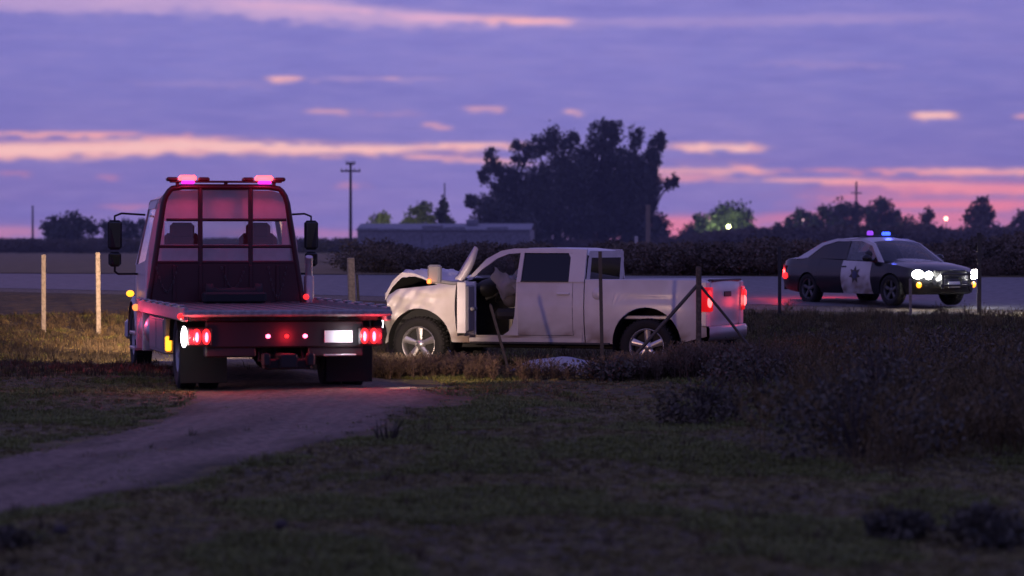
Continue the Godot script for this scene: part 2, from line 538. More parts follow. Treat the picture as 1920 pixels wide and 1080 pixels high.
# ------------------------------------------------------------------ wheels
# axis along z, outer face towards +z
func wheel(parent: Node3D, at: Vector3, turn: float, r: float, w: float, rim_r: float, spokes: int, rim_m: Material, rim_label := "") -> void:
	var n := node("wheel", parent, at, turn)
	var ty := mb()
	var b := w / 2.0
	lathe(ty, Vector3.ZERO, [Vector2(rim_r, -b * 0.85), Vector2(r * 0.86, -b), Vector2(r * 0.95, -b * 0.92), Vector2(r * 0.995, -b * 0.7), Vector2(r, -b * 0.3), Vector2(r, b * 0.3), Vector2(r * 0.995, b * 0.7), Vector2(r * 0.95, b * 0.92), Vector2(r * 0.86, b), Vector2(rim_r * 1.04, b * 0.9), Vector2(rim_r, b * 0.8)], 32)
	var blocks := 40
	for k in blocks:
		var a := TAU * k / blocks
		for s in [-1.0, 1.0]:
			box(ty, Vector3(cos(a + s * 0.04) * r * 1.0, sin(a + s * 0.04) * r * 1.0, s * b * 0.45), Vector3(0.02, TAU * r / blocks * 0.62, b * 0.72), 0.004, Basis(Vector3.BACK, a + s * 0.04))
	obj("tyre", ty, M.rubber, n)
	var ri := mb()
	lathe(ri, Vector3.ZERO, [Vector2(rim_r, -b * 0.8), Vector2(rim_r * 0.92, -b * 0.3), Vector2(rim_r * 0.9, b * 0.5), Vector2(rim_r * 0.97, b * 0.8), Vector2(rim_r * 1.02, b * 0.86), Vector2(rim_r, b * 0.8)], 28)
	lathe(ri, Vector3.ZERO, [Vector2(0.0, b * 0.66), Vector2(rim_r * 0.16, b * 0.66), Vector2(rim_r * 0.22, b * 0.55), Vector2(rim_r * 0.3, b * 0.5), Vector2(rim_r * 0.3, 0.0)], 16)
	for k in spokes:
		var a := TAU * (k + 0.25) / spokes
		var u := Vector3(cos(a), sin(a), 0)
		var v := Vector3(-sin(a), cos(a), 0)
		var wi := rim_r * 0.13
		var wo := rim_r * 0.2
		smooth(ri)
		var p := [u * rim_r * 0.2 - v * wi + Vector3(0, 0, b * 0.45), u * rim_r * 0.2 + Vector3(0, 0, b * 0.58), u * rim_r * 0.2 + v * wi + Vector3(0, 0, b * 0.45)]
		var q := [u * rim_r * 0.95 - v * wo + Vector3(0, 0, b * 0.55), u * rim_r * 0.95 + Vector3(0, 0, b * 0.68), u * rim_r * 0.95 + v * wo + Vector3(0, 0, b * 0.55)]
		quad(ri, p[0], p[1], q[1], q[0])
		quad(ri, p[1], p[2], q[2], q[1])
		flat(ri)
		var dn := Vector3(0, 0, -b * 0.3)
		quad(ri, p[0], q[0], q[0] + dn, p[0] + dn)
		quad(ri, p[2], p[2] + dn, q[2] + dn, q[2])
	var o := obj("rim", ri, rim_m, n)
	if rim_label != "":
		o.set_meta("label", rim_label)
	var hub := mb()
	lathe(hub, Vector3.ZERO, [Vector2(0.0, -b * 0.1), Vector2(rim_r * 0.9, -b * 0.15)], 20)
	obj("brake_disc", hub, M.black, n)

# side of a body between a lower and an upper edge, as a smooth curved skin
func side_skin(st: SurfaceTool, xs: Array, low: Callable, high: Callable, zed: Callable, rows: int, s: float) -> void:
	var g := []
	for x in xs:
		var col := []
		var a: float = low.call(x)
		var b: float = high.call(x)
		for j in rows + 1:
			var y := lerpf(a, b, float(j) / rows)
			col.append(Vector3(x, y, s * zed.call(x, y)))
		g.append(col)
	smooth(st)
	for i in g.size() - 1:
		for j in rows:
			for q in [[0, 0], [0, 1], [1, 1], [0, 0], [1, 1], [1, 0]]:
				var v: Vector3 = g[i + q[0]][j + q[1]]
				var dirt: float = clampf((1.0 - smoothstep(0.40, 0.82, v.y)) * (0.55 + 1.3 * patchy.get_noise_2d(v.x * 9.0, v.y * 16.0)) + 0.25 * patchy.get_noise_2d(v.x * 4.0 + 30.0, v.y * 3.0), 0.0, 0.85)
				st.set_color(Color.WHITE.lerp(Color(0.36, 0.27, 0.19), dirt))
				st.add_vertex(v)

func arch(x: float, at: float, r: float, cy: float, sill: float) -> float:
	var d: float = absf(x - at)
	return maxf(sill, cy + sqrt(maxf(r * r - d * d, 0.0))) if d < r else sill

func arch_xs(a: float, b: float, at: float, r: float, n: int) -> Array:
	var xs := steps(a, b, n)
	for k in 25:
		var x := at - r * cos(PI * k / 24.0)
		if x > a and x < b:
			xs.append(x)
	for e in [at - r - 0.001, at + r + 0.001]:
		if e > a and e < b:
			xs.append(e)
	xs.sort()
	return xs

# the turned-in lip and the dark liner of a wheel arch
func arch_liner(st: SurfaceTool, at: float, r: float, cy: float, z0: float, z1: float) -> void:
	var g := []
	for k in 25:
		var a := PI * (k / 24.0 * 1.16 - 0.08)
		g.append([Vector3(at, cy, z0), Vector3(at - r * cos(a), cy + r * sin(a), z0), Vector3(at - r * cos(a), cy + r * sin(a), z1)])
	grid(st, g)

# ------------------------------------------------------------------ the wrecked pickup
# front towards -x, its left side towards +z
func pickup(at: Vector3, turn: float) -> void:
	var t := thing("pickup_truck", "white crew cab pickup truck with crumpled hood and open front door", "pickup truck", at, turn)
	var W := 1.0
	var sill := 0.44
	var fa := [-1.76, 0.5, 0.44]
	var ra := [1.79, 0.52, 0.46]
	var zed := func(x: float, y: float) -> float:
		var z := W - 0.07 * pow((y - 0.98) / 0.5, 2.0) - 0.012 * exp(-pow((y - 1.1) / 0.03, 2.0))
		return z - 0.10 * pow(clampf((-x - 1.7) / 0.7, 0, 1), 2.0) - 0.05 * pow(clampf((x - 2.3) / 0.4, 0, 1), 2.0)
	var up := func(x: float, y: float, z: float) -> Vector3:      # sides of the cab lean in above the belt
		return Vector3(x, y, z * (1.0 - 0.30 * maxf(0.0, y - 1.33) / 1.0))
	for s in [1.0, -1.0]:
		var near: bool = s > 0
		# front fender, buckled towards the nose
		var st := mb()
		var ftop := func(x: float) -> float: return lerps([[-2.30, 1.12], [-2.18, 1.22], [-1.9, 1.25], [-1.5, 1.29], [-1.25, 1.335], [-0.99, 1.36]], x)
		var flow := func(x: float) -> float: return maxf(arch(x, fa[0], fa[1], fa[2], sill), lerps([[-2.30, 1.06], [-2.24, 0.82], [-2.1, 0.7], [-2.0, 0.44]], x))
		var fz := func(x: float, y: float) -> float:
			return zed.call(x, y) + (0.020 * sin(x * 17.0 + y * 9.0) + 0.016 * sin(x * 31.0 - y * 23.0) + 0.012 * sin(y * 41.0 + x * 6.0)) * clampf((-x - 1.35) / 0.5, 0, 1) + 0.035 * exp(-pow((y - ftop.call(x) + 0.12) / 0.08, 2.0)) - 0.05 * pow(clampf((y - ftop.call(x) + 0.07) / 0.07, 0, 1), 2.0)
		side_skin(st, arch_xs(-2.30, -0.99, fa[0], fa[1], 16), flow, ftop, fz, 12, s)
		var edge := []
		for x in steps(-2.30, -0.99, 14):
			edge.append([Vector3(x, ftop.call(x), s * fz.call(x, ftop.call(x))), Vector3(x, ftop.call(x) + 0.005, s * 0.82)])
		grid(st, edge)
		obj("front_fender", st, M.white_paint, t)
		# bed side
		st = mb()
		var btop := func(x: float) -> float: return lerps([[0.85, 1.375], [2.6, 1.375], [2.68, 1.35]], x)
		var blow := func(x: float) -> float: return arch(x, ra[0], ra[1], ra[2], lerps([[0.85, sill], [2.2, sill], [2.69, 0.56]], x))
		side_skin(st, arch_xs(0.85, 2.69, ra[0], ra[1], 18), blow, btop, zed, 12, s)
		var rail := []
		for x in [0.85, 1.5, 2.2, 2.6, 2.68]:
			var y: float = btop.call(x)
			var z: float = zed.call(x, y)
			rail.append([Vector3(x, y, s * z), Vector3(x, y + 0.012, s * (z - 0.015)), Vector3(x, y + 0.012, s * (z - 0.08)), Vector3(x, y - 0.03, s * (z - 0.09)), Vector3(x, 1.0, s * (z - 0.09))])
		grid(st, rail)
		obj("bed_side", st, M.white_paint, t)
		var li := mb()
		arch_liner(li, fa[0], fa[1] - 0.004, fa[2], s * 0.45, s * 0.975)
		obj("wheel_arch_liner", li, M.black, t)
		li = mb()
		arch_liner(li, ra[0], ra[1] - 0.004, ra[2], s * 0.45, s * 0.975)
		obj("wheel_arch_liner", li, M.black, t)
		# lower body of the cab: the rear door, and the sill under the front door
		st = mb()
		side_skin(st, steps(-0.19, 0.66, 8), func(x: float) -> float: return 0.56, func(x: float) -> float: return 1.345, zed, 12, s)
		var door := obj("rear_door", st, M.white_paint, t)
		var hd := mb()
		box(hd, Vector3(0.52, 1.17, s * 1.008), Vector3(0.2, 0.035, 0.035), 0.012)
		obj("door_handle", hd, M.white_paint, door)
		st = mb()
		side_skin(st, steps(0.667, 0.835, 3), func(x: float) -> float: return sill, func(x: float) -> float: return 1.345, zed, 12, s)
		obj("rear_quarter_panel", st, M.white_paint, t)
		st = mb()
		side_skin(st, steps(-0.985, 0.835, 10), func(x: float) -> float: return sill, func(x: float) -> float: return 0.553, zed, 3, s)
		box(st, Vector3(-0.08, 0.5, s * 0.86), Vector3(1.8, 0.1, 0.16), 0.01)
		obj("sill", st, M.white_paint, t)
		# pillars and roof rail
		st = mb()
		var z1: float = 0.985 * s
		var z0: float = 0.93 * s
		plate(st, PackedVector2Array([Vector2(-1.0, 1.37), Vector2(-0.93, 1.37), Vector2(-0.78, 1.52), Vector2(-0.55, 1.69), Vector2(-0.38, 1.755), Vector2(-0.15, 1.772), Vector2(0.6, 1.768), Vector2(0.66, 1.755), Vector2(0.84, 1.76), Vector2(0.84, 1.82), Vector2(0.3, 1.84), Vector2(-0.3, 1.835), Vector2(-0.5, 1.80), Vector2(-0.72, 1.68)]), z0, z1, up)
		obj("roof_rail", st, M.white_paint, t)
		st = mb()
		plate(st, PackedVector2Array([Vector2(-0.215, 1.34), Vector2(-0.15, 1.34), Vector2(-0.13, 1.772), Vector2(-0.19, 1.772)]), z0, z1, up)
		plate(st, PackedVector2Array([Vector2(-0.42, 0.553), Vector2(-0.19, 0.553), Vector2(-0.19, 1.345), Vector2(-0.215, 1.345), Vector2(-0.225, 1.1), Vector2(-0.245, 0.84), Vector2(-0.28, 0.70), Vector2(-0.34, 0.61), Vector2(-0.42, 0.56)]), z0, z1 * 0.995, up)
		obj("centre_pillar", st, M.white_paint, t)
		st = mb()
		plate(st, PackedVector2Array([Vector2(0.6, 1.345), Vector2(0.835, 1.345), Vector2(0.84, 1.762), Vector2(0.665, 1.757), Vector2(0.56, 1.768), Vector2(0.60, 1.70)]), z0, z1, up)
		obj("rear_pillar", st, M.white_paint, t)
		st = mb()
		plate(st, PackedVector2Array([Vector2(-0.15, 1.35), Vector2(0.6, 1.35), Vector2(0.605, 1.70), Vector2(0.57, 1.765), Vector2(-0.13, 1.765)]), s * 0.94, s * 0.955, up)
		obj("rear_door_window", st, M.tinted, t)
		st = mb()
		span(st, Vector3(-0.15, 1.342, s * 0.962), Vector3(0.60, 1.362, s * 0.985), 0.004)
		obj("window_trim", st, M.dark_trim, t)
		st = mb()
		span(st, Vector3(-0.95, 0.425, s * 0.90), Vector3(1.22, 0.455, s * 0.975), 0.006)
		obj("sill_trim", st, M.dark_trim, t)
		if near:
			st = mb()
			lathe(st, Vector3(1.05, 1.17, zed.call(1.05, 1.17) + 0.002), [Vector2(0.0, 0.004), Vector2(0.083, 0.004), Vector2(0.088, -0.004), Vector2(0.095, -0.006)], 24)
			obj("fuel_door", st, M.white_paint, t)
			st = mb()
			for k in 5:
				box(st, Vector3(-1.14 + k * 0.032, 1.05, zed.call(-1.1, 1.05) + 0.004), Vector3(0.022, 0.035, 0.008), 0.002)
			obj("fender_badge", st, M.dark_trim, t)
		if not near:
			st = mb()
			side_skin(st, steps(-0.98, -0.20, 6), func(x: float) -> float: return 0.56, func(x: float) -> float: return 1.345, zed, 8, s)
			obj("front_door", st, M.white_paint, t)
	# roof
	var st := mb()
	var g := []
	for k in 15:
		var v := -1.0 + k / 7.0
		var row := []
		for x in [-0.56, -0.42, -0.2, 0.2, 0.6, 0.8, 0.87]:
			var h: float = lerps([[-0.56, 1.775], [-0.42, 1.82], [-0.2, 1.845], [0.2, 1.85], [0.6, 1.845], [0.8, 1.82], [0.87, 1.785]], x)
			row.append(Vector3(x, h - 0.055 * pow(absf(v), 4.0), v * 0.85))
		g.append(row)
	grid(st, g)
	obj("roof", st, M.white_paint, t)
	# back wall of the cab with its window, front bulkhead, floor and seats
	st = mb()
	var bx := func(y: float) -> float: return lerps([[0.44, 0.80], [1.345, 0.835], [1.79, 0.87]], y)
	for p in [[0.44, 1.36, -0.97, 0.97], [1.70, 1.80, -0.83, 0.83], [1.36, 1.70, -0.87, -0.70], [1.36, 1.70, 0.70, 0.87]]:
		grid(st, [[Vector3(bx.call(p[0]), p[0], p[2]), Vector3(bx.call(p[0]), p[0], p[3])], [Vector3(bx.call(p[1]), p[1], p[2] * (0.97 if p[1] > 1.5 else 1.0)), Vector3(bx.call(p[1]), p[1], p[3] * (0.97 if p[1] > 1.5 else 1.0))]])
	obj("cab_back", st, M.white_paint, t)
	st = mb()
	plate(st, PackedVector2Array([Vector2(-0.7, 1.36), Vector2(0.7, 1.36), Vector2(0.69, 1.70), Vector2(-0.69, 1.70)]), 0, 0.012, func(x: float, y: float, z: float) -> Vector3: return Vector3(bx.call(y) - 0.01 + z, y, x))
	obj("rear_window", st, M.tinted, t)
	st = mb()
	box(st, Vector3(-0.1, 0.5, 0), Vector3(1.9, 0.06, 1.7), 0.01)
	box(st, Vector3(-1.05, 0.9, 0), Vector3(0.06, 0.8, 1.8), 0.01)
	obj("cab_floor", st, M.black, t)
	st = mb()
	ball(st, Vector3(-0.86, 1.24, 0), Vector3(0.2, 0.16, 0.86), 8, 12)
	obj("dashboard", st, M.black, t)
	for s in [1.0, -1.0]:
		for row in [[-0.28, 0.0], [0.5, 0.0]]:
			st = mb()
			box(st, Vector3(row[0] - 0.12, 0.86, s * 0.42), Vector3(0.54, 0.16, 0.56), 0.05)
			box(st, Vector3(row[0] + 0.16, 1.17, s * 0.42), Vector3(0.15, 0.6, 0.54), 0.05, Basis(Vector3.BACK, -0.2))
			box(st, Vector3(row[0] + 0.24, 1.55, s * 0.42), Vector3(0.1, 0.17, 0.28), 0.04, Basis(Vector3.BACK, -0.2))
			obj("seat", st, M.seat, t)
	st = mb()
	var ring := []
	for k in 25:
		var a := TAU * k / 24
		ring.append(Vector3(-0.62 + 0.10 * sin(a), 1.2 + 0.16 * sin(a), 0.42 + 0.19 * cos(a)))
	tube(st, ring, 0.014, -1, 6, false)
	tube(st, [Vector3(-0.9, 1.08, 0.42), Vector3(-0.62, 1.2, 0.42)], 0.03)
	obj("steering_wheel", st, M.black, t)
	# the sagging air bags
	st = mb()
	g = []
	for i in 13:
		var row := []
		for j in 9:
			var u := i / 12.0
			var v := j / 8.0
			row.append(Vector3(-0.66 + 0.50 * u + 0.03 * sin(v * 9.0), lerpf(1.56, 1.27, u) - v * (0.30 + 0.1 * sin(u * 7.0)) + 0.02 * sin(u * 21.0), 0.70 + 0.08 * sin(v * PI) + 0.035 * sin(u * 14.0 + v * 4.0)))
		g.append(row)
	grid(st, g)
	var bag := obj("airbag", st, M.cloth, t)
	bag.set_meta("label", "burst pale airbag hanging in the doorway")
	st = mb()
	ball(st, Vector3(-0.50, 1.14, 0.42), Vector3(0.14, 0.19, 0.22), 8, 12)
	obj("airbag", st, M.cloth, t)
	# windscreen
	st = mb()
	g = []
	for k in 9:
		var v := -1.0 + k / 4.0
		g.append([Vector3(-1.04 + 0.10 * v * v, 1.36, v * 0.88), Vector3(-0.80 + 0.07 * v * v, 1.57, v * 0.83), Vector3(-0.56 + 0.03 * v * v, 1.775, v * 0.78)])
	grid(st, g)
	obj("windscreen", st, M.glass, t)
	# hood, folded up into a ridge over the engine
	st = mb()
	var hood_y := func(x: float, v: float) -> float:
		var mid: float = lerps([[-2.32, 1.20], [-2.2, 1.34], [-2.06, 1.50], [-1.9, 1.52], [-1.6, 1.50], [-1.42, 1.44], [-1.25, 1.40], [-1.02, 1.37]], x)
		var rim: float = lerps([[-2.32, 1.17], [-2.2, 1.32], [-2.05, 1.49], [-1.95, 1.495], [-1.7, 1.39], [-1.5, 1.31], [-1.25, 1.345], [-1.02, 1.36]], x)
		return lerpf(mid, rim, pow(absf(v), 2.2)) + (0.018 * sin(v * 11.0 + x * 13.0) + 0.014 * sin(v * 23.0 - x * 19.0)) * clampf((-x - 1.1) * 3.0, 0, 1)
	for lay in [-0.035, 0.0]:
		if lay == 0.0:
			obj("hood_liner", st, M.black, t)
			st = mb()
		g = []
		for x in [-2.32, -2.27, -2.2, -2.12, -2.05, -1.99, -1.93, -1.85, -1.75, -1.65, -1.55, -1.45, -1.35, -1.25, -1.13, -1.02]:
			var row := []
			for k in 15:
				var v := -1.0 + k / 7.0
				row.append(Vector3(x + 0.04 * sin(v * 5.0) * clampf((-x - 1.3), 0, 1), hood_y.call(x, v) + lay, v * 0.84))
			g.append(row)
		grid(st, g)
	for v in [-1.0, 1.0]:
		g = []
		for x in [-2.32, -2.27, -2.2, -2.12, -2.05, -1.99, -1.93, -1.85, -1.75, -1.65, -1.55, -1.45, -1.25, -1.02]:
			var p := Vector3(x + 0.04 * sin(v * 5.0) * clampf((-x - 1.3), 0, 1), hood_y.call(x, v), v * 0.84)
			var drop: float = lerps([[-2.32, 0.10], [-2.1, 0.085], [-1.9, 0.05], [-1.7, 0.025], [-1.0, 0.03]], x)
			g.append([p, p + Vector3(0, -drop, v * 0.012)])
		grid(st, g)
	g = []
	for k in 15:
		var v := -1.0 + k / 7.0
		var p := Vector3(-2.32 + 0.04 * sin(v * 5.0), hood_y.call(-2.32, v), v * 0.84)
		g.append([p, p + Vector3(0.015, -0.09, 0), p + Vector3(0.05, -0.16, 0)])
	grid(st, g)
	var hood := obj("hood", st, M.white_paint, t)
	hood.set_meta("label", "crumpled hood folded up into a ridge")
	st = mb()
	box(st, Vector3(-1.62, 0.98, 0), Vector3(1.1, 0.5, 1.5), 0.04)
	box(st, Vector3(-2.1, 0.9, 0.1), Vector3(0.12, 0.5, 1.3), 0.02, Basis(Vector3.UP, 0.12))
	box(st, Vector3(-2.15, 0.62, 0.0), Vector3(0.1, 0.14, 1.5), 0.02, Basis(Vector3.UP, -0.1))
	tube(st, [Vector3(-2.2, 0.7, 0.7), Vector3(-1.9, 0.66, 0.6), Vector3(-1.4, 0.6, 0.55)], 0.05)
	obj("engine_bay", st, M.black, t)
	st = mb()
	g = []
	for i in 7:
		var row := []
		for j in 6:
			row.append(Vector3(-2.34 + 0.06 * j / 5.0 + 0.03 * sin(i * 2.0 + j), 0.78 - j * 0.07 + 0.03 * sin(i * 1.7), 0.45 + i * 0.085))
		g.append(row)
	grid(st, g)
	obj("torn_bumper_cover", st, M.white_paint, t)
	st = mb()
	box(st, Vector3(-1.12, 1.375, 0), Vector3(0.2, 0.035, 1.6), 0.012)
	tube(st, [Vector3(-1.3, 1.40, 0.55), Vector3(-1.14, 1.43, 0.62), Vector3(-1.02, 1.47, 0.70)], 0.014)
	obj("cowl", st, M.black, t)
	# open front door, seen along its edge
	var d := node("front_door", t, Vector3(-0.985, 0, 0.97), deg_to_rad(-80.0))
	st = mb()
	side_skin(st, steps(0.0, 0.84, 8), func(x: float) -> float: return 0.56, func(x: float) -> float: return 1.345, func(x: float, y: float) -> float: return 0.035 - 0.06 * pow((y - 0.98) / 0.5, 2.0), 10, 1.0)
	g = []
	for x in [0.0, 0.84]:
		g.append([Vector3(x, 0.56, -0.03), Vector3(x, 0.56, -0.12), Vector3(x, 1.345, -0.12), Vector3(x, 1.345, 0.0)])
	grid(st, g)
	span(st, Vector3(0, 0.56, -0.13), Vector3(0.03, 1.345, -0.0), 0.006)
	span(st, Vector3(0.81, 0.6, -0.13), Vector3(0.84, 1.345, 0.0), 0.006)
	obj("door_skin", st, M.white_paint, d)
	st = mb()
	span(st, Vector3(0.32, 0.62, -0.165), Vector3(0.82, 1.30, -0.115), 0.03)
	box(st, Vector3(0.5, 0.95, -0.18), Vector3(0.3, 0.06, 0.07), 0.02)
	obj("door_trim", st, M.grey_paint, d)
	# its window frame, torn and bent back over the pillar
	st = mb()
	g = []
	for k in 9:
		var u := k / 8.0
		var c := Vector3(lerpf(-1.10, -0.845, u) + 0.02 * sin(u * PI), lerpf(1.37, 1.86, u), lerpf(1.03, 0.98, u))
		var wd := lerpf(0.075, 0.03, u) + 0.02 * sin(u * PI)
		g.append([c + Vector3(-wd, 0.01, 0.0), c + Vector3(0, 0.0, 0.03), c + Vector3(wd, -0.03, 0), c + Vector3(0, 0, -0.02), c + Vector3(-wd, 0.01, 0)])
	grid(st, g)
	var fr := obj("window_frame", st, M.white_paint, t)
	fr.set_meta("label", "bent door window frame sticking up beside the windscreen pillar")
	var mi := node("door_mirror", t, Vector3(-1.40, 1.455, 1.25))
	st = mb()
	box(st, Vector3.ZERO, Vector3(0.2, 0.28, 0.13), 0.03)
	tube(st, [Vector3(0.02, -0.1, 0), Vector3(0.2, -0.13, -0.1), Vector3(0.36, -0.14, -0.24)], 0.03)
	obj("mirror_housing", st, M.grey_paint, mi)
	st = mb()
	box(st, Vector3(-0.06, -0.105, 0.075), Vector3(0.07, 0.075, 0.03), 0.012)
	obj("turn_lamp", st, M.orange_lamp, mi)
	omni("turn_lamp_light", mi, Vector3(-0.06, -0.105, 0.12), Color(1, 0.25, 0.04), 0.02, 0.03)
	# bed: floor, front wall, tailgate, lamps, bumper
	st = mb()
	box(st, Vector3(1.75, 0.83, 0), Vector3(1.84, 0.05, 1.7), 0.01)
	box(st, Vector3(0.875, 1.08, 0), Vector3(0.04, 0.56, 1.78), 0.01)
	obj("bed_floor", st, M.white_paint, t)
	st = mb()
	g = []
	for k in 13:
		var v := -1.0 + k / 6.0
		var row := []
		for q in [[2.66, 1.375], [2.70, 1.385], [2.735, 1.365], [2.735, 1.20], [2.725, 0.95], [2.72, 0.74], [2.69, 0.70]]:
			row.append(Vector3(q[0] - 0.03 * pow(absf(v), 3.0), q[1], v * 0.76))
		g.append(row)
	grid(st, g)
	var tg := obj("tailgate", st, M.white_paint, t)
	st = mb()
	box(st, Vector3(2.70, 1.372, 0), Vector3(0.085, 0.035, 1.5), 0.012)
	box(st, Vector3(2.74, 1.17, 0), Vector3(0.02, 0.075, 0.34), 0.006)
	obj("tailgate_handle", st, M.dark_trim, tg)
	for s in [1.0, -1.0]:
		st = mb()
		g = []
		for y in [0.92, 0.935, 1.1, 1.26, 1.275]:
			var e := 0.012 if y == 0.92 or y == 1.275 else 0.0
			g.append([Vector3(2.585, y, s * (1.0 - e)), Vector3(2.64, y, s * (0.998 - e)), Vector3(2.69, y, s * (0.985 - e)), Vector3(2.74 - e, y, s * 0.93), Vector3(2.745 - e, y, s * 0.775)])
		grid(st, g)
		var lens := obj("tail_lamp", st, M.red_lens, t)
		st = mb()
		ball(st, Vector3(2.735, 1.06, s * 0.91), Vector3(0.035, 0.085, 0.06), 8, 12)
		obj("bulb", st, M.red_bulb, lens)
		st = mb()
		ball(st, Vector3(2.738, 1.17, s * 0.93), Vector3(0.028, 0.06, 0.045), 8, 12)
		obj("bulb", st, M.red_lamp_soft, lens)
		omni("tail_lamp_light", t, Vector3(2.95, 1.02, s * 0.92), Color(1, 0.03, 0.03), 0.05, 0.08)
		st = mb()
		box(st, Vector3(2.66, 1.03, s * 0.88), Vector3(0.1, 0.66, 0.17), 0.02)
		obj("corner_post", st, M.white_paint, t)
	st = mb()
	g = []
	for k in 13:
		var v := -1.0 + k / 6.0
		var row := []
		for q in [[2.68, 0.71], [2.83, 0.71], [2.85, 0.68], [2.85, 0.56], [2.82, 0.50], [2.7, 0.48]]:
			row.append(Vector3(q[0] - 0.1 * pow(absf(v), 5.0), q[1], v * 0.96))
		g.append(row)
	grid(st, g)
	obj("rear_bumper", st, M.chrome_dull, t)
	st = mb()
	box(st, Vector3(0.3, 0.42, 0.4), Vector3(4.9, 0.14, 0.1), 0.01)
	box(st, Vector3(0.3, 0.42, -0.4), Vector3(4.9, 0.14, 0.1), 0.01)
	tube(st, [Vector3(1.79, 0.42, -0.85), Vector3(1.79, 0.42, 0.85)], 0.07)
	tube(st, [Vector3(-1.76, 0.42, -0.85), Vector3(-1.76, 0.42, 0.85)], 0.06)
	ball(st, Vector3(1.79, 0.42, 0), Vector3(0.18, 0.17, 0.16))
	obj("chassis", st, M.black, t)
	for s in [1.0, -1.0]:
		wheel(t, Vector3(-1.78, 0.405, s * 0.84), 0.0 if s > 0 else PI, 0.405, 0.27, 0.262, 5, M.rim)
		wheel(t, Vector3(1.79, 0.405, s * 0.84), 0.0 if s > 0 else PI, 0.405, 0.27, 0.262, 5, M.rim)

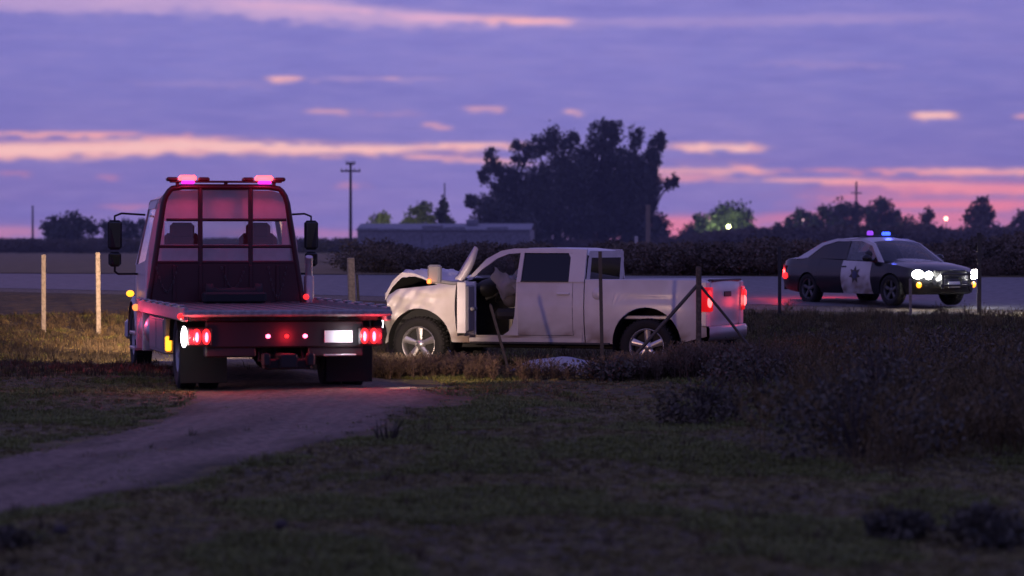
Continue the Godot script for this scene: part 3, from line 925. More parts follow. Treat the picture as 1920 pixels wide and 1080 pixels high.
# ------------------------------------------------------------------ the tow truck
# front towards -z, origin under the middle of its rear end
func tow_truck(at: Vector3, turn: float) -> void:
	var t := thing("tow_truck", "flatbed tow truck seen from behind with red beacons lit on its cab guard", "tow truck", at, turn)
	var st := mb()
	# flat bed
	box(st, Vector3(0, 0.985, -3.2), Vector3(2.5, 0.06, 6.36), 0.01)
	for k in 12:
		box(st, Vector3(0, 0.925, -0.4 - k * 0.52), Vector3(2.4, 0.06, 0.07), 0.01)
	for x in steps(-1.1, 1.1, 10):
		box(st, Vector3(x, 1.018, -3.2), Vector3(0.035, 0.012, 6.3), 0.003)
	obj("flatbed", st, M.deck, t)
	for s in [-1.0, 1.0]:
		st = mb()
		span(st, Vector3(s * 1.25, 0.90, -6.38), Vector3(s * 1.31, 1.075, -0.02), 0.012)
		for k in 7:
			box(st, Vector3(s * 1.28, 1.085, -0.6 - k * 0.9), Vector3(0.09, 0.025, 0.3), 0.008)
		obj("side_rail", st, M.deck_edge, t)
	st = mb()
	span(st, Vector3(-1.32, 0.965, -0.06), Vector3(1.32, 1.04, 0.03), 0.02)
	obj("tail_beam", st, M.deck_edge, t)
	st = mb()
	box(st, Vector3(0.05, 1.10, -5.9), Vector3(0.9, 0.16, 0.36), 0.03)
	lathe(st, Vector3(0.05, 1.17, -5.9), [Vector2(0, -0.4), Vector2(0.13, -0.4), Vector2(0.13, -0.3), Vector2(0.07, -0.29), Vector2(0.07, 0.29), Vector2(0.13, 0.3), Vector2(0.13, 0.4), Vector2(0, 0.4)], 16, Basis(Vector3.UP, PI / 2))
	obj("winch", st, M.black, t)
	# chassis and running gear
	st = mb()
	for s in [-1.0, 1.0]:
		span(st, Vector3(s * 0.40, 0.60, -9.4), Vector3(s * 0.50, 0.86, -0.5), 0.012)
	box(st, Vector3(0, 0.73, -1.0), Vector3(0.8, 0.2, 0.12), 0.01)
	box(st, Vector3(0, 0.73, -3.0), Vector3(0.8, 0.2, 0.12), 0.01)
	tube(st, [Vector3(-0.95, 0.48, -1.75), Vector3(0.95, 0.48, -1.75)], 0.085)
	ball(st, Vector3(0, 0.46, -1.75), Vector3(0.23, 0.24, 0.24))
	tube(st, [Vector3(-0.9, 0.45, -8.6), Vector3(0.9, 0.45, -8.6)], 0.06)
	tube(st, [Vector3(0.35, 0.5, -6.0), Vector3(0.36, 0.48, -3.4), Vector3(0.55, 0.46, -2.7)], 0.06)
	box(st, Vector3(0, 0.62, -7.6), Vector3(0.7, 0.5, 1.2), 0.05)
	obj("chassis", st, M.black, t)
	st = mb()
	box(st, Vector3(0, 0.40, -0.55), Vector3(0.22, 0.18, 1.3), 0.02)
	box(st, Vector3(0, 0.36, -0.12), Vector3(0.62, 0.13, 0.14), 0.02)
	box(st, Vector3(-0.28, 0.42, 0.0), Vector3(0.1, 0.16, 0.16), 0.02)
	box(st, Vector3(0.28, 0.42, 0.0), Vector3(0.1, 0.16, 0.16), 0.02)
	obj("wheel_lift", st, M.black, t)
	# rear panel that carries the lamps
	st = mb()
	span(st, Vector3(-1.0, 0.56, -0.36), Vector3(1.0, 0.90, -0.28), 0.02)
	span(st, Vector3(-1.0, 0.44, -0.52), Vector3(-0.36, 0.60, -0.32), 0.02)
	span(st, Vector3(0.30, 0.44, -0.52), Vector3(1.0, 0.60, -0.32), 0.02)
	obj("rear_panel", st, M.dark_panel, t)
	for s in [-1.0, 1.0]:
		st = mb()
		span(st, Vector3(s * 0.93, 0.585, -0.34), Vector3(s * 1.24, 0.82, -0.20), 0.02)
		obj("lamp_box", st, M.dark_panel, t)
		st = mb()
		span(st, Vector3(s * 0.64, 0.09, -1.06), Vector3(s * 1.24, 0.60, -1.045), 0.004)
		obj("mud_flap", st, M.rubber, t)
		for x in [1.0, 1.12]:
			st = mb()
			ball(st, Vector3(s * x, 0.705, -0.20), Vector3(0.055, 0.10, 0.03), 8, 12)
			var lens := obj("tail_light", st, M.red_lamp_soft, t)
			st = mb()
			ball(st, Vector3(s * x, 0.70, -0.18), Vector3(0.022, 0.062, 0.022), 8, 10)
			obj("bulb", st, M.red_lamp, lens)
		st = mb()
		ball(st, Vector3(s * 1.20, 0.705, -0.20), Vector3(0.022, 0.04, 0.02), 6, 10)
		obj("marker_light", st, M.red_lamp_soft, t)
		omni("tail_light_glow", t, Vector3(s * 1.15, 0.70, -0.10), Color(1, 0.03, 0.06), 0.48, 0.08)
		# outer and inner rear tyres
		wheel(t, Vector3(s * 1.09, 0.48, -1.75), PI / 2 * s, 0.48, 0.25, 0.27, 6, M.steel_rim)
		wheel(t, Vector3(s * 0.80, 0.48, -1.75), PI / 2 * s, 0.48, 0.25, 0.27, 6, M.steel_rim)
		wheel(t, Vector3(s * 1.02, 0.48, -8.6), PI / 2 * s, 0.48, 0.27, 0.28, 6, M.steel_rim)
		# fender over the rear wheels
		st = mb()
		var g := []
		for k in 13:
			var a := PI * (0.08 + 0.84 * k / 12.0)
			g.append([Vector3(s * 0.66, 0.46 + 0.55 * minf(sin(a), 0.80), -1.75 - 0.60 * cos(a)), Vector3(s * 1.25, 0.46 + 0.55 * minf(sin(a), 0.80), -1.75 - 0.60 * cos(a))])
		grid(st, g)
		obj("rear_fender", st, M.dark_panel, t)
		# tool boxes and the tank below the bed
		st = mb()
		span(st, Vector3(s * 0.72, 0.40, -4.75), Vector3(s * 1.27, 0.89, -2.72), 0.02)
		var tb := obj("tool_box", st, M.grey_paint, t)
		st = mb()
		span(st, Vector3(s * 1.265, 0.45, -4.66), Vector3(s * 1.28, 0.85, -3.78), 0.006)
		span(st, Vector3(s * 1.265, 0.45, -3.70), Vector3(s * 1.28, 0.85, -2.80), 0.006)
		obj("tool_box_door", st, M.grey_paint, tb)
		st = mb()
		lathe(st, Vector3(s * 1.0, 0.66, -5.95), [Vector2(0, -0.95), Vector2(0.25, -0.95), Vector2(0.28, -0.92), Vector2(0.28, 0.92), Vector2(0.25, 0.95), Vector2(0, 0.95)], 24)
		box(st, Vector3(s * 1.0, 0.66, -5.5), Vector3(0.6, 0.6, 0.05), 0.01)
		box(st, Vector3(s * 1.0, 0.66, -6.4), Vector3(0.6, 0.6, 0.05), 0.01)
		obj("fuel_tank", st, M.alu, t)
	for x in [-0.235, 0.0, 0.235]:
		st = mb()
		ball(st, Vector3(x + 0.02, 0.705, -0.27), Vector3(0.03, 0.026, 0.02), 6, 10)
		obj("identification_light", st, M.red_lamp if x != 0.0 else M.red_lamp_soft, t)
	omni("identification_light_glow", t, Vector3(0.02, 0.70, -0.17), Color(1, 0.02, 0.04), 0.14, 0.1)
	# number plate with its lamp
	st = mb()
	span(st, Vector3(0.50, 0.62, -0.275), Vector3(0.86, 0.775, -0.262), 0.004)
	obj("number_plate", st, M.white_plate, t)
	st = mb()
	ball(st, Vector3(0.785, 0.70, -0.21), Vector3(0.055, 0.05, 0.03), 8, 12)
	obj("work_lamp", st, M.white_lamp, t)
	omni("work_lamp_light", t, Vector3(0.785, 0.70, -0.15), Color(0.85, 0.88, 1.0), 0.12, 0.05)
	st = mb()
	span(st, Vector3(0.49, 0.455, -0.40), Vector3(0.90, 0.475, -0.24), 0.004)
	obj("step", st, M.alu, t)
	st = mb()
	ball(st, Vector3(-1.275, 0.705, -0.24), Vector3(0.04, 0.135, 0.05), 8, 12)
	obj("work_lamp", st, M.white_lamp, t)
	omni("work_lamp_light", t, Vector3(-1.36, 0.62, -0.16), Color(1.0, 0.85, 0.8), 0.20, 0.05)
	# side markers: bed corners, amber on the box, front corner
	for q in [[Vector3(-1.335, 0.965, -0.06), 0], [Vector3(-1.335, 0.96, -6.1), 1], [Vector3(1.15, 1.10, -6.3), 0]]:
		st = mb()
		ball(st, q[0], Vector3(0.045, 0.042, 0.06) if q[1] == 0 else Vector3(0.05, 0.05, 0.06), 6, 10)
		obj("marker_light", st, M.red_lamp_soft if q[1] == 0 else M.orange_lamp, t)
	omni("marker_light_glow", t, Vector3(-1.62, 0.88, -5.7), Color(1, 0.05, 0.12), 0.30, 0.04)
	omni("marker_light_glow", t, Vector3(-1.44, 0.95, 0.05), Color(1, 0.03, 0.06), 0.02, 0.04)
	st = mb()
	box(st, Vector3(-1.22, 0.545, -2.69), Vector3(0.085, 0.20, 0.04), 0.03)
	obj("side_turn_light", st, M.amber_lamp, t)
	omni("side_turn_light_glow", t, Vector3(-1.22, 0.545, -2.58), Color(1, 0.4, 0.02), 0.03, 0.05)
	# cab guard at the front of the bed
	var gz := -6.45
	var half := func(y: float) -> float: return lerps([[1.0, 1.12], [2.45, 0.90], [2.6, 0.85], [2.68, 0.76]], y)
	st = mb()
	var path := []
	for y in [1.0, 1.4, 1.8, 2.2, 2.45, 2.56, 2.63, 2.665]:
		path.append(Vector3(-half.call(y), y, gz))
	path.append(Vector3(-0.62, 2.69, gz))
	path.append(Vector3(0.62, 2.69, gz))
	for y in [2.665, 2.63, 2.56, 2.45, 2.2, 1.8, 1.4, 1.0]:
		path.append(Vector3(half.call(y), y, gz))
	tube(st, path, 0.042, -1, 8)
	for x in [-0.37, 0.36]:
		tube(st, [Vector3(x, 1.5, gz), Vector3(x, 2.69, gz)], 0.036, -1, 8)
	for y in [1.60, 1.83]:
		tube(st, [Vector3(-half.call(y), y, gz), Vector3(half.call(y), y, gz)], 0.024, -1, 8)
	tube(st, [Vector3(-0.86, 2.215, gz), Vector3(0.88, 2.215, gz)], 0.022, -1, 8)
	var guard := obj("cab_guard", st, M.guard, t)
	st = mb()
	plate(st, PackedVector2Array([Vector2(-1.115, 1.03), Vector2(1.115, 1.03), Vector2(1.03, 1.585), Vector2(-1.03, 1.585)]), gz - 0.02, gz + 0.02)
	for x in [-0.75, -0.37, 0.0, 0.36, 0.75]:
		box(st, Vector3(x, 1.3, gz + 0.035), Vector3(0.05, 0.52, 0.03), 0.006)
	obj("guard_panel", st, M.guard, guard)
	for q in [[-0.86, 0.34, 0.30], [0.74, 0.42, 0.26], [0.1, 0.30, 0.34]]:
		st = mb()
		var n := 16
		for k in n:
			var u := float(k) / (n - 1)
			var c := Vector3(q[0] + (u - 0.5) * q[2], 1.52 - q[1] * sin(u * PI), gz + 0.07)
			var link := []
			for m in 9:
				var a := TAU * m / 8
				var w := Vector3(cos(a) * 0.012, sin(a) * 0.020, 0) if k % 2 == 0 else Vector3(0, sin(a) * 0.020, cos(a) * 0.012)
				link.append(c + w)
			tube(st, link, 0.0045, -1, 5, false)
		obj("tow_chain", st, M.dark_rim, guard)
	for q in [[-0.30, 0.25], [0.22, -0.28], [0.34, -0.1]]:
		st = mb()
		tube(st, [Vector3(q[0], 0.62, -0.5), Vector3(q[0] * 1.1, 0.40, -0.34), Vector3((q[0] + q[1]) * 0.5, 0.32, -0.30), Vector3(q[1], 0.40, -0.36), Vector3(q[1], 0.60, -0.5)], 0.018, -1, 6)
		obj("hose", st, M.rubber, t)
	st = mb()
	box(st, Vector3(0, 2.765, gz), Vector3(1.62, 0.03, 0.16), 0.01)
	for x in [-0.7, 0.0, 0.7]:
		box(st, Vector3(x, 2.73, gz), Vector3(0.05, 0.06, 0.06), 0.01)
	for x in [-0.78, -0.32, 0.32, 0.78]:
		box(st, Vector3(x, 2.80, gz), Vector3(0.16, 0.06, 0.2), 0.02)
	obj("light_bar", st, M.guard, t)
	for s in [-1.0, 1.0]:
		st = mb()
		box(st, Vector3(s * 0.555, 2.815, gz), Vector3(0.25, 0.085, 0.2), 0.03)
		var bl := obj("beacon_light", st, M.beacon, t)
		st = mb()
		box(st, Vector3(s * 0.555, 2.755, gz + 0.06), Vector3(0.20, 0.05, 0.10), 0.02)
		obj("lower_lens", st, M.magenta_lamp, bl)
		omni("beacon_light_glow", t, Vector3(s * 0.555, 2.84, gz + 0.34), Color(1, 0.03, 0.10), 0.27, 0.08)
	# cab: tapered shell with openings for the windows
	var cz := -6.72
	var cw := func(y: float) -> float: return lerps([[0.85, 1.14], [1.5, 1.13], [2.3, 1.0], [2.55, 0.92]], y)
	st = mb()
	for p in [[[-1.14, 0.85], [1.14, 0.85], [1.08, 1.86], [-1.08, 1.86]], [[-1.08, 1.86], [-0.86, 1.86], [-0.86, 2.20], [-1.02, 2.20]], [[0.86, 1.86], [1.08, 1.86], [1.02, 2.20], [0.86, 2.20]]]:
		var poly := PackedVector2Array()
		for q in p:
			poly.append(Vector2(q[0], q[1]))
		plate(st, poly, cz - 0.03, cz)
	plate(st, PackedVector2Array([Vector2(-1.02, 2.20), Vector2(1.02, 2.20), Vector2(0.94, 2.50), Vector2(0.86, 2.60), Vector2(0.7, 2.645), Vector2(-0.7, 2.645), Vector2(-0.86, 2.60), Vector2(-0.94, 2.50)]), cz - 0.03, cz)
	obj("cab_back", st, M.white_body, t)
	st = mb()
	span(st, Vector3(-0.86, 1.86, cz - 0.022), Vector3(0.86, 2.20, cz - 0.012), 0.003)
	obj("rear_window", st, M.glass, t)
	st = mb()
	var roof := []
	for z in [cz, cz - 0.2, cz - 1.0, cz - 1.4, cz - 1.55]:
		var row := []
		for k in 13:
			var v := -1.0 + k / 6.0
			var sink: float = 0.14 if z < cz - 1.5 else (0.03 if z < cz - 1.3 else 0.0)
			row.append(Vector3(v * 0.945, 2.655 - 0.14 * pow(absf(v), 4.0) - sink, z))
		roof.append(row)
	grid(st, roof)
	obj("cab_roof", st, M.white_body, t)
	for s in [-1.0, 1.0]:
		var lean := func(x: float, y: float, z: float) -> Vector3: return Vector3(s * (cw.call(y) - z), y, x)
		st = mb()
		plate(st, PackedVector2Array([Vector2(cz, 0.62), Vector2(cz, 2.52), Vector2(cz - 0.25, 2.52), Vector2(cz - 0.3, 1.62), Vector2(cz - 1.6, 1.55), Vector2(cz - 1.65, 0.95), Vector2(cz - 1.25, 0.95), Vector2(cz - 1.2, 0.62)]), 0.0, 0.04, lean)
		plate(st, PackedVector2Array([Vector2(cz - 0.25, 2.38), Vector2(cz - 0.25, 2.52), Vector2(cz - 1.35, 2.52), Vector2(cz - 1.72, 1.55), Vector2(cz - 1.6, 1.55), Vector2(cz - 1.27, 2.38)]), 0.0, 0.04, lean)
		obj("cab_side", st, M.white_body, t)
		st = mb()
		plate(st, PackedVector2Array([Vector2(cz - 0.29, 1.60), Vector2(cz - 0.26, 2.38), Vector2(cz - 1.28, 2.38), Vector2(cz - 1.6, 1.56)]), 0.015, 0.022, lean)
		obj("side_window", st, M.glass, t)
		st = mb()
		box(st, Vector3(s * 1.12, 0.56, cz - 0.7), Vector3(0.3, 0.05, 0.8), 0.01)
		box(st, Vector3(s * 1.12, 0.34, cz - 0.7), Vector3(0.3, 0.05, 0.7), 0.01)
		box(st, Vector3(s * 1.0, 0.45, cz - 0.35), Vector3(0.04, 0.3, 0.05), 0.01)
		obj("cab_step", st, M.alu, t)
		# mirrors on their bowed arms
		var mi := node("mirror", t, Vector3(s * 1.47, 0, cz - 1.25))
		st = mb()
		box(st, Vector3(0, 2.0, 0), Vector3(0.21, 0.44, 0.10), 0.04)
		box(st, Vector3(0, 1.64, 0), Vector3(0.19, 0.22, 0.10), 0.04)
		obj("mirror_housing", st, M.black, mi)
		st = mb()
		box(st, Vector3(0, 2.0, 0.055), Vector3(0.16, 0.37, 0.008), 0.002, Basis(Vector3.RIGHT, 0.06) * Basis(Vector3.UP, s * 0.25))
		obj("mirror_glass", st, M.mirror, mi)
		st = mb()
		box(st, Vector3(0, 1.64, 0.055), Vector3(0.15, 0.16, 0.008), 0.002, Basis(Vector3.RIGHT, 0.1) * Basis(Vector3.UP, s * 0.25))
		obj("mirror_glass", st, M.mirror, mi)
		st = mb()
		tube(st, [Vector3(-s * 0.46, 2.30, -0.1), Vector3(-s * 0.1, 2.32, 0), Vector3(0, 2.28, 0), Vector3(0.0, 2.2, 0)], 0.017, -1, 6)
		obj("mirror_arm", st, M.black, mi)
		st = mb()
		tube(st, [Vector3(-s * 0.36, 1.42, -0.1), Vector3(-s * 0.05, 1.42, 0), Vector3(0.0, 1.46, 0), Vector3(0.0, 1.56, 0)], 0.017, -1, 6)
		obj("mirror_arm", st, M.black, mi)
		# seats show through the rear window
		st = mb()
		box(st, Vector3(s * 0.56, 1.55, cz - 0.45), Vector3(0.56, 0.95, 0.16), 0.07)
		box(st, Vector3(s * 0.56, 2.06, cz - 0.42), Vector3(0.36, 0.24, 0.12), 0.05)
		obj("seat", st, M.red_seat, t)
		# front fenders
		st = mb()
		var g := []
		for k in 15:
			var a := PI * k / 14.0
			g.append([Vector3(s * 0.72, 0.5 + 0.62 * sin(a), -8.6 - 0.66 * cos(a)), Vector3(s * 1.14, 0.48 + 0.6 * sin(a), -8.6 - 0.64 * cos(a)), Vector3(s * 1.17, 0.44 + 0.57 * sin(a), -8.6 - 0.61 * cos(a))])
		grid(st, g)
		obj("front_fender", st, M.white_body, t)
		st = mb()
		ball(st, Vector3(s * 0.85, 0.92, -9.72), Vector3(0.14, 0.1, 0.06), 8, 12)
		obj("headlamp", st, M.warm_lamp, t)
		spot("headlamp_light", t, Vector3(s * 0.85, 0.92, -9.85), Vector3(0, 0.0, -1), Color(1.0, 0.68, 0.48), 200.0, 14.0, 0.08, 1.0)
		spot("headlamp_spill", t, Vector3(s * 0.85, 0.92, -9.90), Vector3(-0.25, 0.0, -1), Color(1.0, 0.76, 0.60), 8.5, 58.0, 0.08, 1.0)
	st = mb()
	ball(st, Vector3(-1.24, 1.13, -8.0), Vector3(0.06, 0.05, 0.07), 6, 10)
	obj("front_marker_light", st, M.amber_lamp, t)
	# hood
	st = mb()
	var hood := []
	for z in [-8.25, -8.6, -9.2, -9.6, -9.75]:
		var row := []
		var y: float = lerps([[-9.75, 1.22], [-9.6, 1.38], [-9.2, 1.46], [-8.25, 1.58]], z)
		var w: float = lerps([[-9.75, 0.70], [-9.2, 0.80], [-8.25, 1.0]], z)
		for q in [[-1.05, 0.0], [-1.0, 0.55], [-0.93, 0.86], [-0.75, 0.98], [0.0, 1.03], [0.75, 0.98], [0.93, 0.86], [1.0, 0.55], [1.05, 0.0]]:
			row.append(Vector3(q[0] * w, lerpf(0.75, y, q[1]), z))
		hood.append(row)
	grid(st, hood)
	obj("hood", st, M.white_body, t)
	st = mb()
	box(st, Vector3(0, 1.0, -9.76), Vector3(1.0, 0.6, 0.05), 0.02)
	for k in 6:
		box(st, Vector3(0, 0.78 + k * 0.09, -9.795), Vector3(0.9, 0.03, 0.03), 0.006)
	obj("grille", st, M.alu, t)
	st = mb()
	box(st, Vector3(0, 0.55, -9.9), Vector3(2.3, 0.3, 0.16), 0.04)
	obj("front_bumper", st, M.alu, t)
	st = mb()
	plate(st, PackedVector2Array([Vector2(-0.98, 1.58), Vector2(0.98, 1.58), Vector2(0.88, 2.48), Vector2(-0.88, 2.48)]), 0.0, 0.008, func(x: float, y: float, z: float) -> Vector3: return Vector3(x, y, lerpf(-8.36, -8.18, (y - 1.58) / 0.9) - z))
	obj("windscreen", st, M.glass, t)
	st = mb()
	box(st, Vector3(0, 1.0, cz - 0.8), Vector3(2.1, 0.1, 1.5), 0.02)
	box(st, Vector3(0, 1.52, cz - 1.5), Vector3(1.9, 0.24, 0.3), 0.05)
	obj("cab_floor", st, M.black, t)
	st = mb()
	tube(st, [Vector3(1.22, 0.95, gz - 0.05), Vector3(1.22, 1.62, gz - 0.05), Vector3(1.22, 1.68, gz - 0.02)], 0.055, -1, 12)
	tube(st, [Vector3(1.22, 1.0, gz - 0.05), Vector3(1.22, 1.4, gz - 0.05)], 0.075, -1, 12)
	obj("exhaust_stack", st, M.alu, t)
	# flood lamp below the right edge of the bed
	st = mb()
	box(st, Vector3(1.25, 0.84, -0.75), Vector3(0.14, 0.11, 0.12), 0.02)
	var fl := obj("flood_lamp", st, M.black, t)
	st = mb()
	box(st, Vector3(1.325, 0.84, -0.78), Vector3(0.012, 0.09, 0.10), 0.004)
	obj("flood_lamp_lens", st, M.white_lamp, fl)
	spot("flood_lamp_light", t, Vector3(1.36, 0.84, -0.80), Vector3(0.235, 0.01, -1.0), Color(1.0, 0.74, 0.58), 58.0, 12.0, 0.06, 1.0)
	spot("added_warm_fill", t, Vector3(1.36, 0.84, -0.80), Vector3(0.75, 0.0, -1.0), Color(1.0, 0.60, 0.43), 5.0, 42.0, 0.06, 0.8)  # added warm fill for the pickup side, no source of its own
	spot("flood_lamp_spill", t, Vector3(1.42, 0.78, -0.70), Vector3(0.42, -1.0, 0.45), Color(1.0, 0.80, 0.76), 1.3, 34.0, 0.05, 0.7)

# ------------------------------------------------------------------ the patrol car
# front towards +x, its right side towards +z
func police_car(at: Vector3, turn: float) -> void:
	var t := thing("police_car", "black and white police car on the road with headlights and blue roof light on", "police car", at, turn)
	var fa := [1.52, 0.37, 0.34]
	var ra := [-1.42, 0.37, 0.34]
	var belt := func(x: float) -> float: return lerps([[-2.55, 0.78], [-2.5, 0.93], [-2.35, 1.0], [-1.5, 1.03], [0.0, 0.97], [1.0, 0.94], [1.7, 0.88], [2.2, 0.80], [2.42, 0.70], [2.52, 0.6]], x)
	var low := func(x: float) -> float:
		var sill: float = lerps([[-2.55, 0.5], [-2.4, 0.32], [-1.9, 0.25], [2.1, 0.24], [2.4, 0.27], [2.52, 0.38]], x)
		return maxf(arch(x, fa[0], fa[1], fa[2], sill), arch(x, ra[0], ra[1], ra[2], sill))
	var half := func(x: float) -> float: return lerps([[-2.55, 0.72], [-2.45, 0.83], [-2.2, 0.90], [-1.4, 0.945], [0.0, 0.95], [1.4, 0.935], [2.0, 0.88], [2.3, 0.79], [2.45, 0.66], [2.52, 0.55]], x)
	var zed := func(x: float, y: float) -> float: return half.call(x) - 0.10 * pow(clampf((y - 0.62) / 0.38, -1, 1), 2.0)
	var segs := [["rear_quarter", -2.55, -1.02, M.black_paint], ["rear_door", -1.015, -0.18, M.black_paint], ["front_door", -0.175, 0.86, M.white_paint], ["front_fender", 0.865, 2.52, M.black_paint]]
	for s in [1.0, -1.0]:
		for q in segs:
			var st := mb()
			var xs := steps(q[1], q[2], 10)
			if q[0] == "rear_quarter":
				xs = arch_xs(q[1], q[2], ra[0], ra[1], 14)
			elif q[0] == "front_fender":
				xs = arch_xs(q[1], q[2], fa[0], fa[1], 16)
			side_skin(st, xs, low, belt, zed, 10, s)
			var part := obj(q[0], st, q[3], t)
			if q[0] == "front_door":
				var em := mb()
				var star := PackedVector2Array()
				for k in 14:
					var a := TAU * k / 14 + PI / 2
					var r := 0.20 if k % 2 == 0 else 0.11
					star.append(Vector2(0.33 + cos(a) * r * s, 0.66 + sin(a) * r))
				plate(em, star, 0.0, 0.004, func(x: float, y: float, z: float) -> Vector3: return Vector3(x, y, s * (zed.call(x, y) + 0.006 + z)))
				obj("star_emblem", em, M.emblem, part)
				var dot := mb()
				lathe(dot, Vector3(0.33, 0.66, s * (zed.call(0.33, 0.66) + 0.012)), [Vector2(0.0, 0.0), Vector2(0.075, 0.0), Vector2(0.085, -0.002)], 20)
				obj("emblem_seal", dot, M.emblem_blue, part)
				var hd := mb()
				box(hd, Vector3(-0.08, 0.84, s * (zed.call(-0.08, 0.84) + 0.01)), Vector3(0.16, 0.03, 0.03), 0.01)
				obj("door_handle", hd, M.black_paint, part)
		var li := mb()
		arch_liner(li, fa[0], fa[1] - 0.004, fa[2], s * 0.4, s * 0.91)
		obj("wheel_arch_liner", li, M.black, t)
		li = mb()
		arch_liner(li, ra[0], ra[1] - 0.004, ra[2], s * 0.4, s * 0.92)
		obj("wheel_arch_liner", li, M.black, t)
		# glasshouse sides
		var up := func(x: float, y: float, z: float) -> Vector3: return Vector3(x, y, s * (0.86 - 0.55 * maxf(0.0, y - 0.97) - z))
		var st := mb()
		plate(st, PackedVector2Array([Vector2(-1.95, 1.0), Vector2(-1.55, 1.02), Vector2(-1.15, 1.30), Vector2(-0.7, 1.40), Vector2(0.2, 1.40), Vector2(0.62, 1.30), Vector2(1.05, 0.95), Vector2(1.22, 0.935), Vector2(0.66, 1.35), Vector2(0.25, 1.455), Vector2(-0.75, 1.46), Vector2(-1.25, 1.36)]), 0.0, 0.04, up)
		obj("roof_rail", st, M.white_paint, t)
		st = mb()
		plate(st, PackedVector2Array([Vector2(-0.24, 1.0), Vector2(-0.12, 0.99), Vector2(-0.20, 1.41), Vector2(-0.30, 1.41)]), 0.0, 0.03, up)
		obj("door_pillar", st, M.black_paint, t)
		st = mb()
		plate(st, PackedVector2Array([Vector2(-1.52, 1.02), Vector2(-0.24, 1.0), Vector2(-0.28, 1.405), Vector2(-0.7, 1.405), Vector2(-1.15, 1.305)]), 0.012, 0.018, up)
		obj("rear_side_window", st, M.tinted, t)
		st = mb()
		plate(st, PackedVector2Array([Vector2(-0.12, 0.99), Vector2(1.02, 0.955), Vector2(0.61, 1.305), Vector2(0.2, 1.405), Vector2(-0.19, 1.405)]), 0.012, 0.018, up)
		obj("front_side_window", st, M.glass, t)
		st = mb()
		ball(st, Vector3(0.86, 1.03, s * 1.02), Vector3(0.09, 0.085, 0.12), 8, 10)
		box(st, Vector3(0.88, 0.98, s * 0.9), Vector3(0.08, 0.05, 0.2), 0.02)
		obj("door_mirror", st, M.black_paint, t)
		# lamps
		st = mb()
		ball(st, Vector3(2.33, 0.68, s * 0.79), Vector3(0.17, 0.095, 0.075), 10, 14)
		obj("headlamp", st, M.head_lamp, t)
		st = mb()
		ball(st, Vector3(2.50, 0.66, s * 0.63), Vector3(0.07, 0.085, 0.09), 10, 14)
		obj("headlamp", st, M.head_lamp, t)
		st = mb()
		ball(st, Vector3(2.60, 0.62, s * 0.36), Vector3(0.04, 0.055, 0.055), 8, 12)
		obj("grille_lamp", st, M.head_lamp if s > 0 else M.white_plate, t)
		spot("headlamp_light", t, Vector3(2.66, 0.66, s * 0.66), Vector3(1, -0.04, 0), Color(1.0, 0.90, 0.72), 60.0, 30.0, 0.08, 1.0)
		st = mb()
		ball(st, Vector3(2.33, 0.45, s * 0.76), Vector3(0.07, 0.065, 0.05), 8, 10)
		obj("turn_lamp", st, M.amber_lamp, t)
		st = mb()
		var tl := []
		for y in [0.66, 0.76, 0.87]:
			tl.append([Vector3(-2.30, y, s * 0.875), Vector3(-2.45, y, s * 0.825), Vector3(-2.565, y, s * 0.70), Vector3(-2.58, y, s * 0.55)])
		grid(st, tl)
		obj("tail_lamp", st, M.red_lamp_dim, t)
		st = mb()
		ball(st, Vector3(-2.28, 0.62, s * 0.90), Vector3(0.10, 0.075, 0.04), 8, 10)
		obj("side_marker_light", st, M.red_lamp_soft, t)
		omni("tail_lamp_light", t, Vector3(-2.68, 0.70, s * 0.72), Color(1, 0.03, 0.03), 1.1, 0.08)
		wheel(t, Vector3(fa[0], 0.335, s * 0.81), 0.0 if s > 0 else PI, 0.335, 0.24, 0.22, 5, M.dark_rim)
		wheel(t, Vector3(ra[0], 0.335, s * 0.81), 0.0 if s > 0 else PI, 0.335, 0.24, 0.22, 5, M.dark_rim)
	var top := func(name_: String, xs: Array, m: Material, lift: float) -> void:
		var st := mb()
		var g := []
		for x in xs:
			var row := []
			for k in 11:
				var v := -1.0 + k / 5.0
				var y: float = belt.call(x)
				row.append(Vector3(x, y + lift * (1.0 - pow(absf(v), 2.5)), v * zed.call(x, y)))
			g.append(row)
		grid(st, g)
		obj(name_, st, m, t)
	top.call("hood", [0.95, 1.2, 1.6, 1.9, 2.15, 2.3, 2.42], M.black_paint, 0.075)
	top.call("trunk_lid", [-2.55, -2.5, -2.42, -2.3, -2.0, -1.7], M.black_paint, 0.05)
	var st := mb()
	var g := []
	for x in [-1.2, -1.0, -0.75, -0.3, 0.1, 0.3, 0.5]:
		var row := []
		var h: float = lerps([[-1.2, 1.39], [-1.0, 1.44], [-0.75, 1.475], [-0.3, 1.495], [0.1, 1.485], [0.3, 1.465], [0.5, 1.415]], x)
		for k in 11:
			var v := -1.0 + k / 5.0
			row.append(Vector3(x, h - 0.045 * pow(absf(v), 3.0), v * 0.61))
		g.append(row)
	grid(st, g)
	obj("roof", st, M.white_paint, t)
	for q in [["windscreen", 0.48, 1.42, 1.25, 0.96], ["rear_window", -1.18, 1.395, -1.85, 1.03]]:
		st = mb()
		g = []
		for k in 11:
			var v := -1.0 + k / 5.0
			var row := []
			for j in 5:
				var u := j / 4.0
				var y: float = lerpf(q[2], q[4], u)
				row.append(Vector3(lerpf(q[1], q[3], u) + signf(q[1]) * 0.1 * (1.0 - v * v) * u, y + 0.03 * sin(u * PI), v * (0.84 - 0.55 * maxf(0.0, y - 0.97))))
			g.append(row)
		grid(st, g)
		obj(q[0], st, M.glass, t)
	# front and rear faces
	st = mb()
	g = []
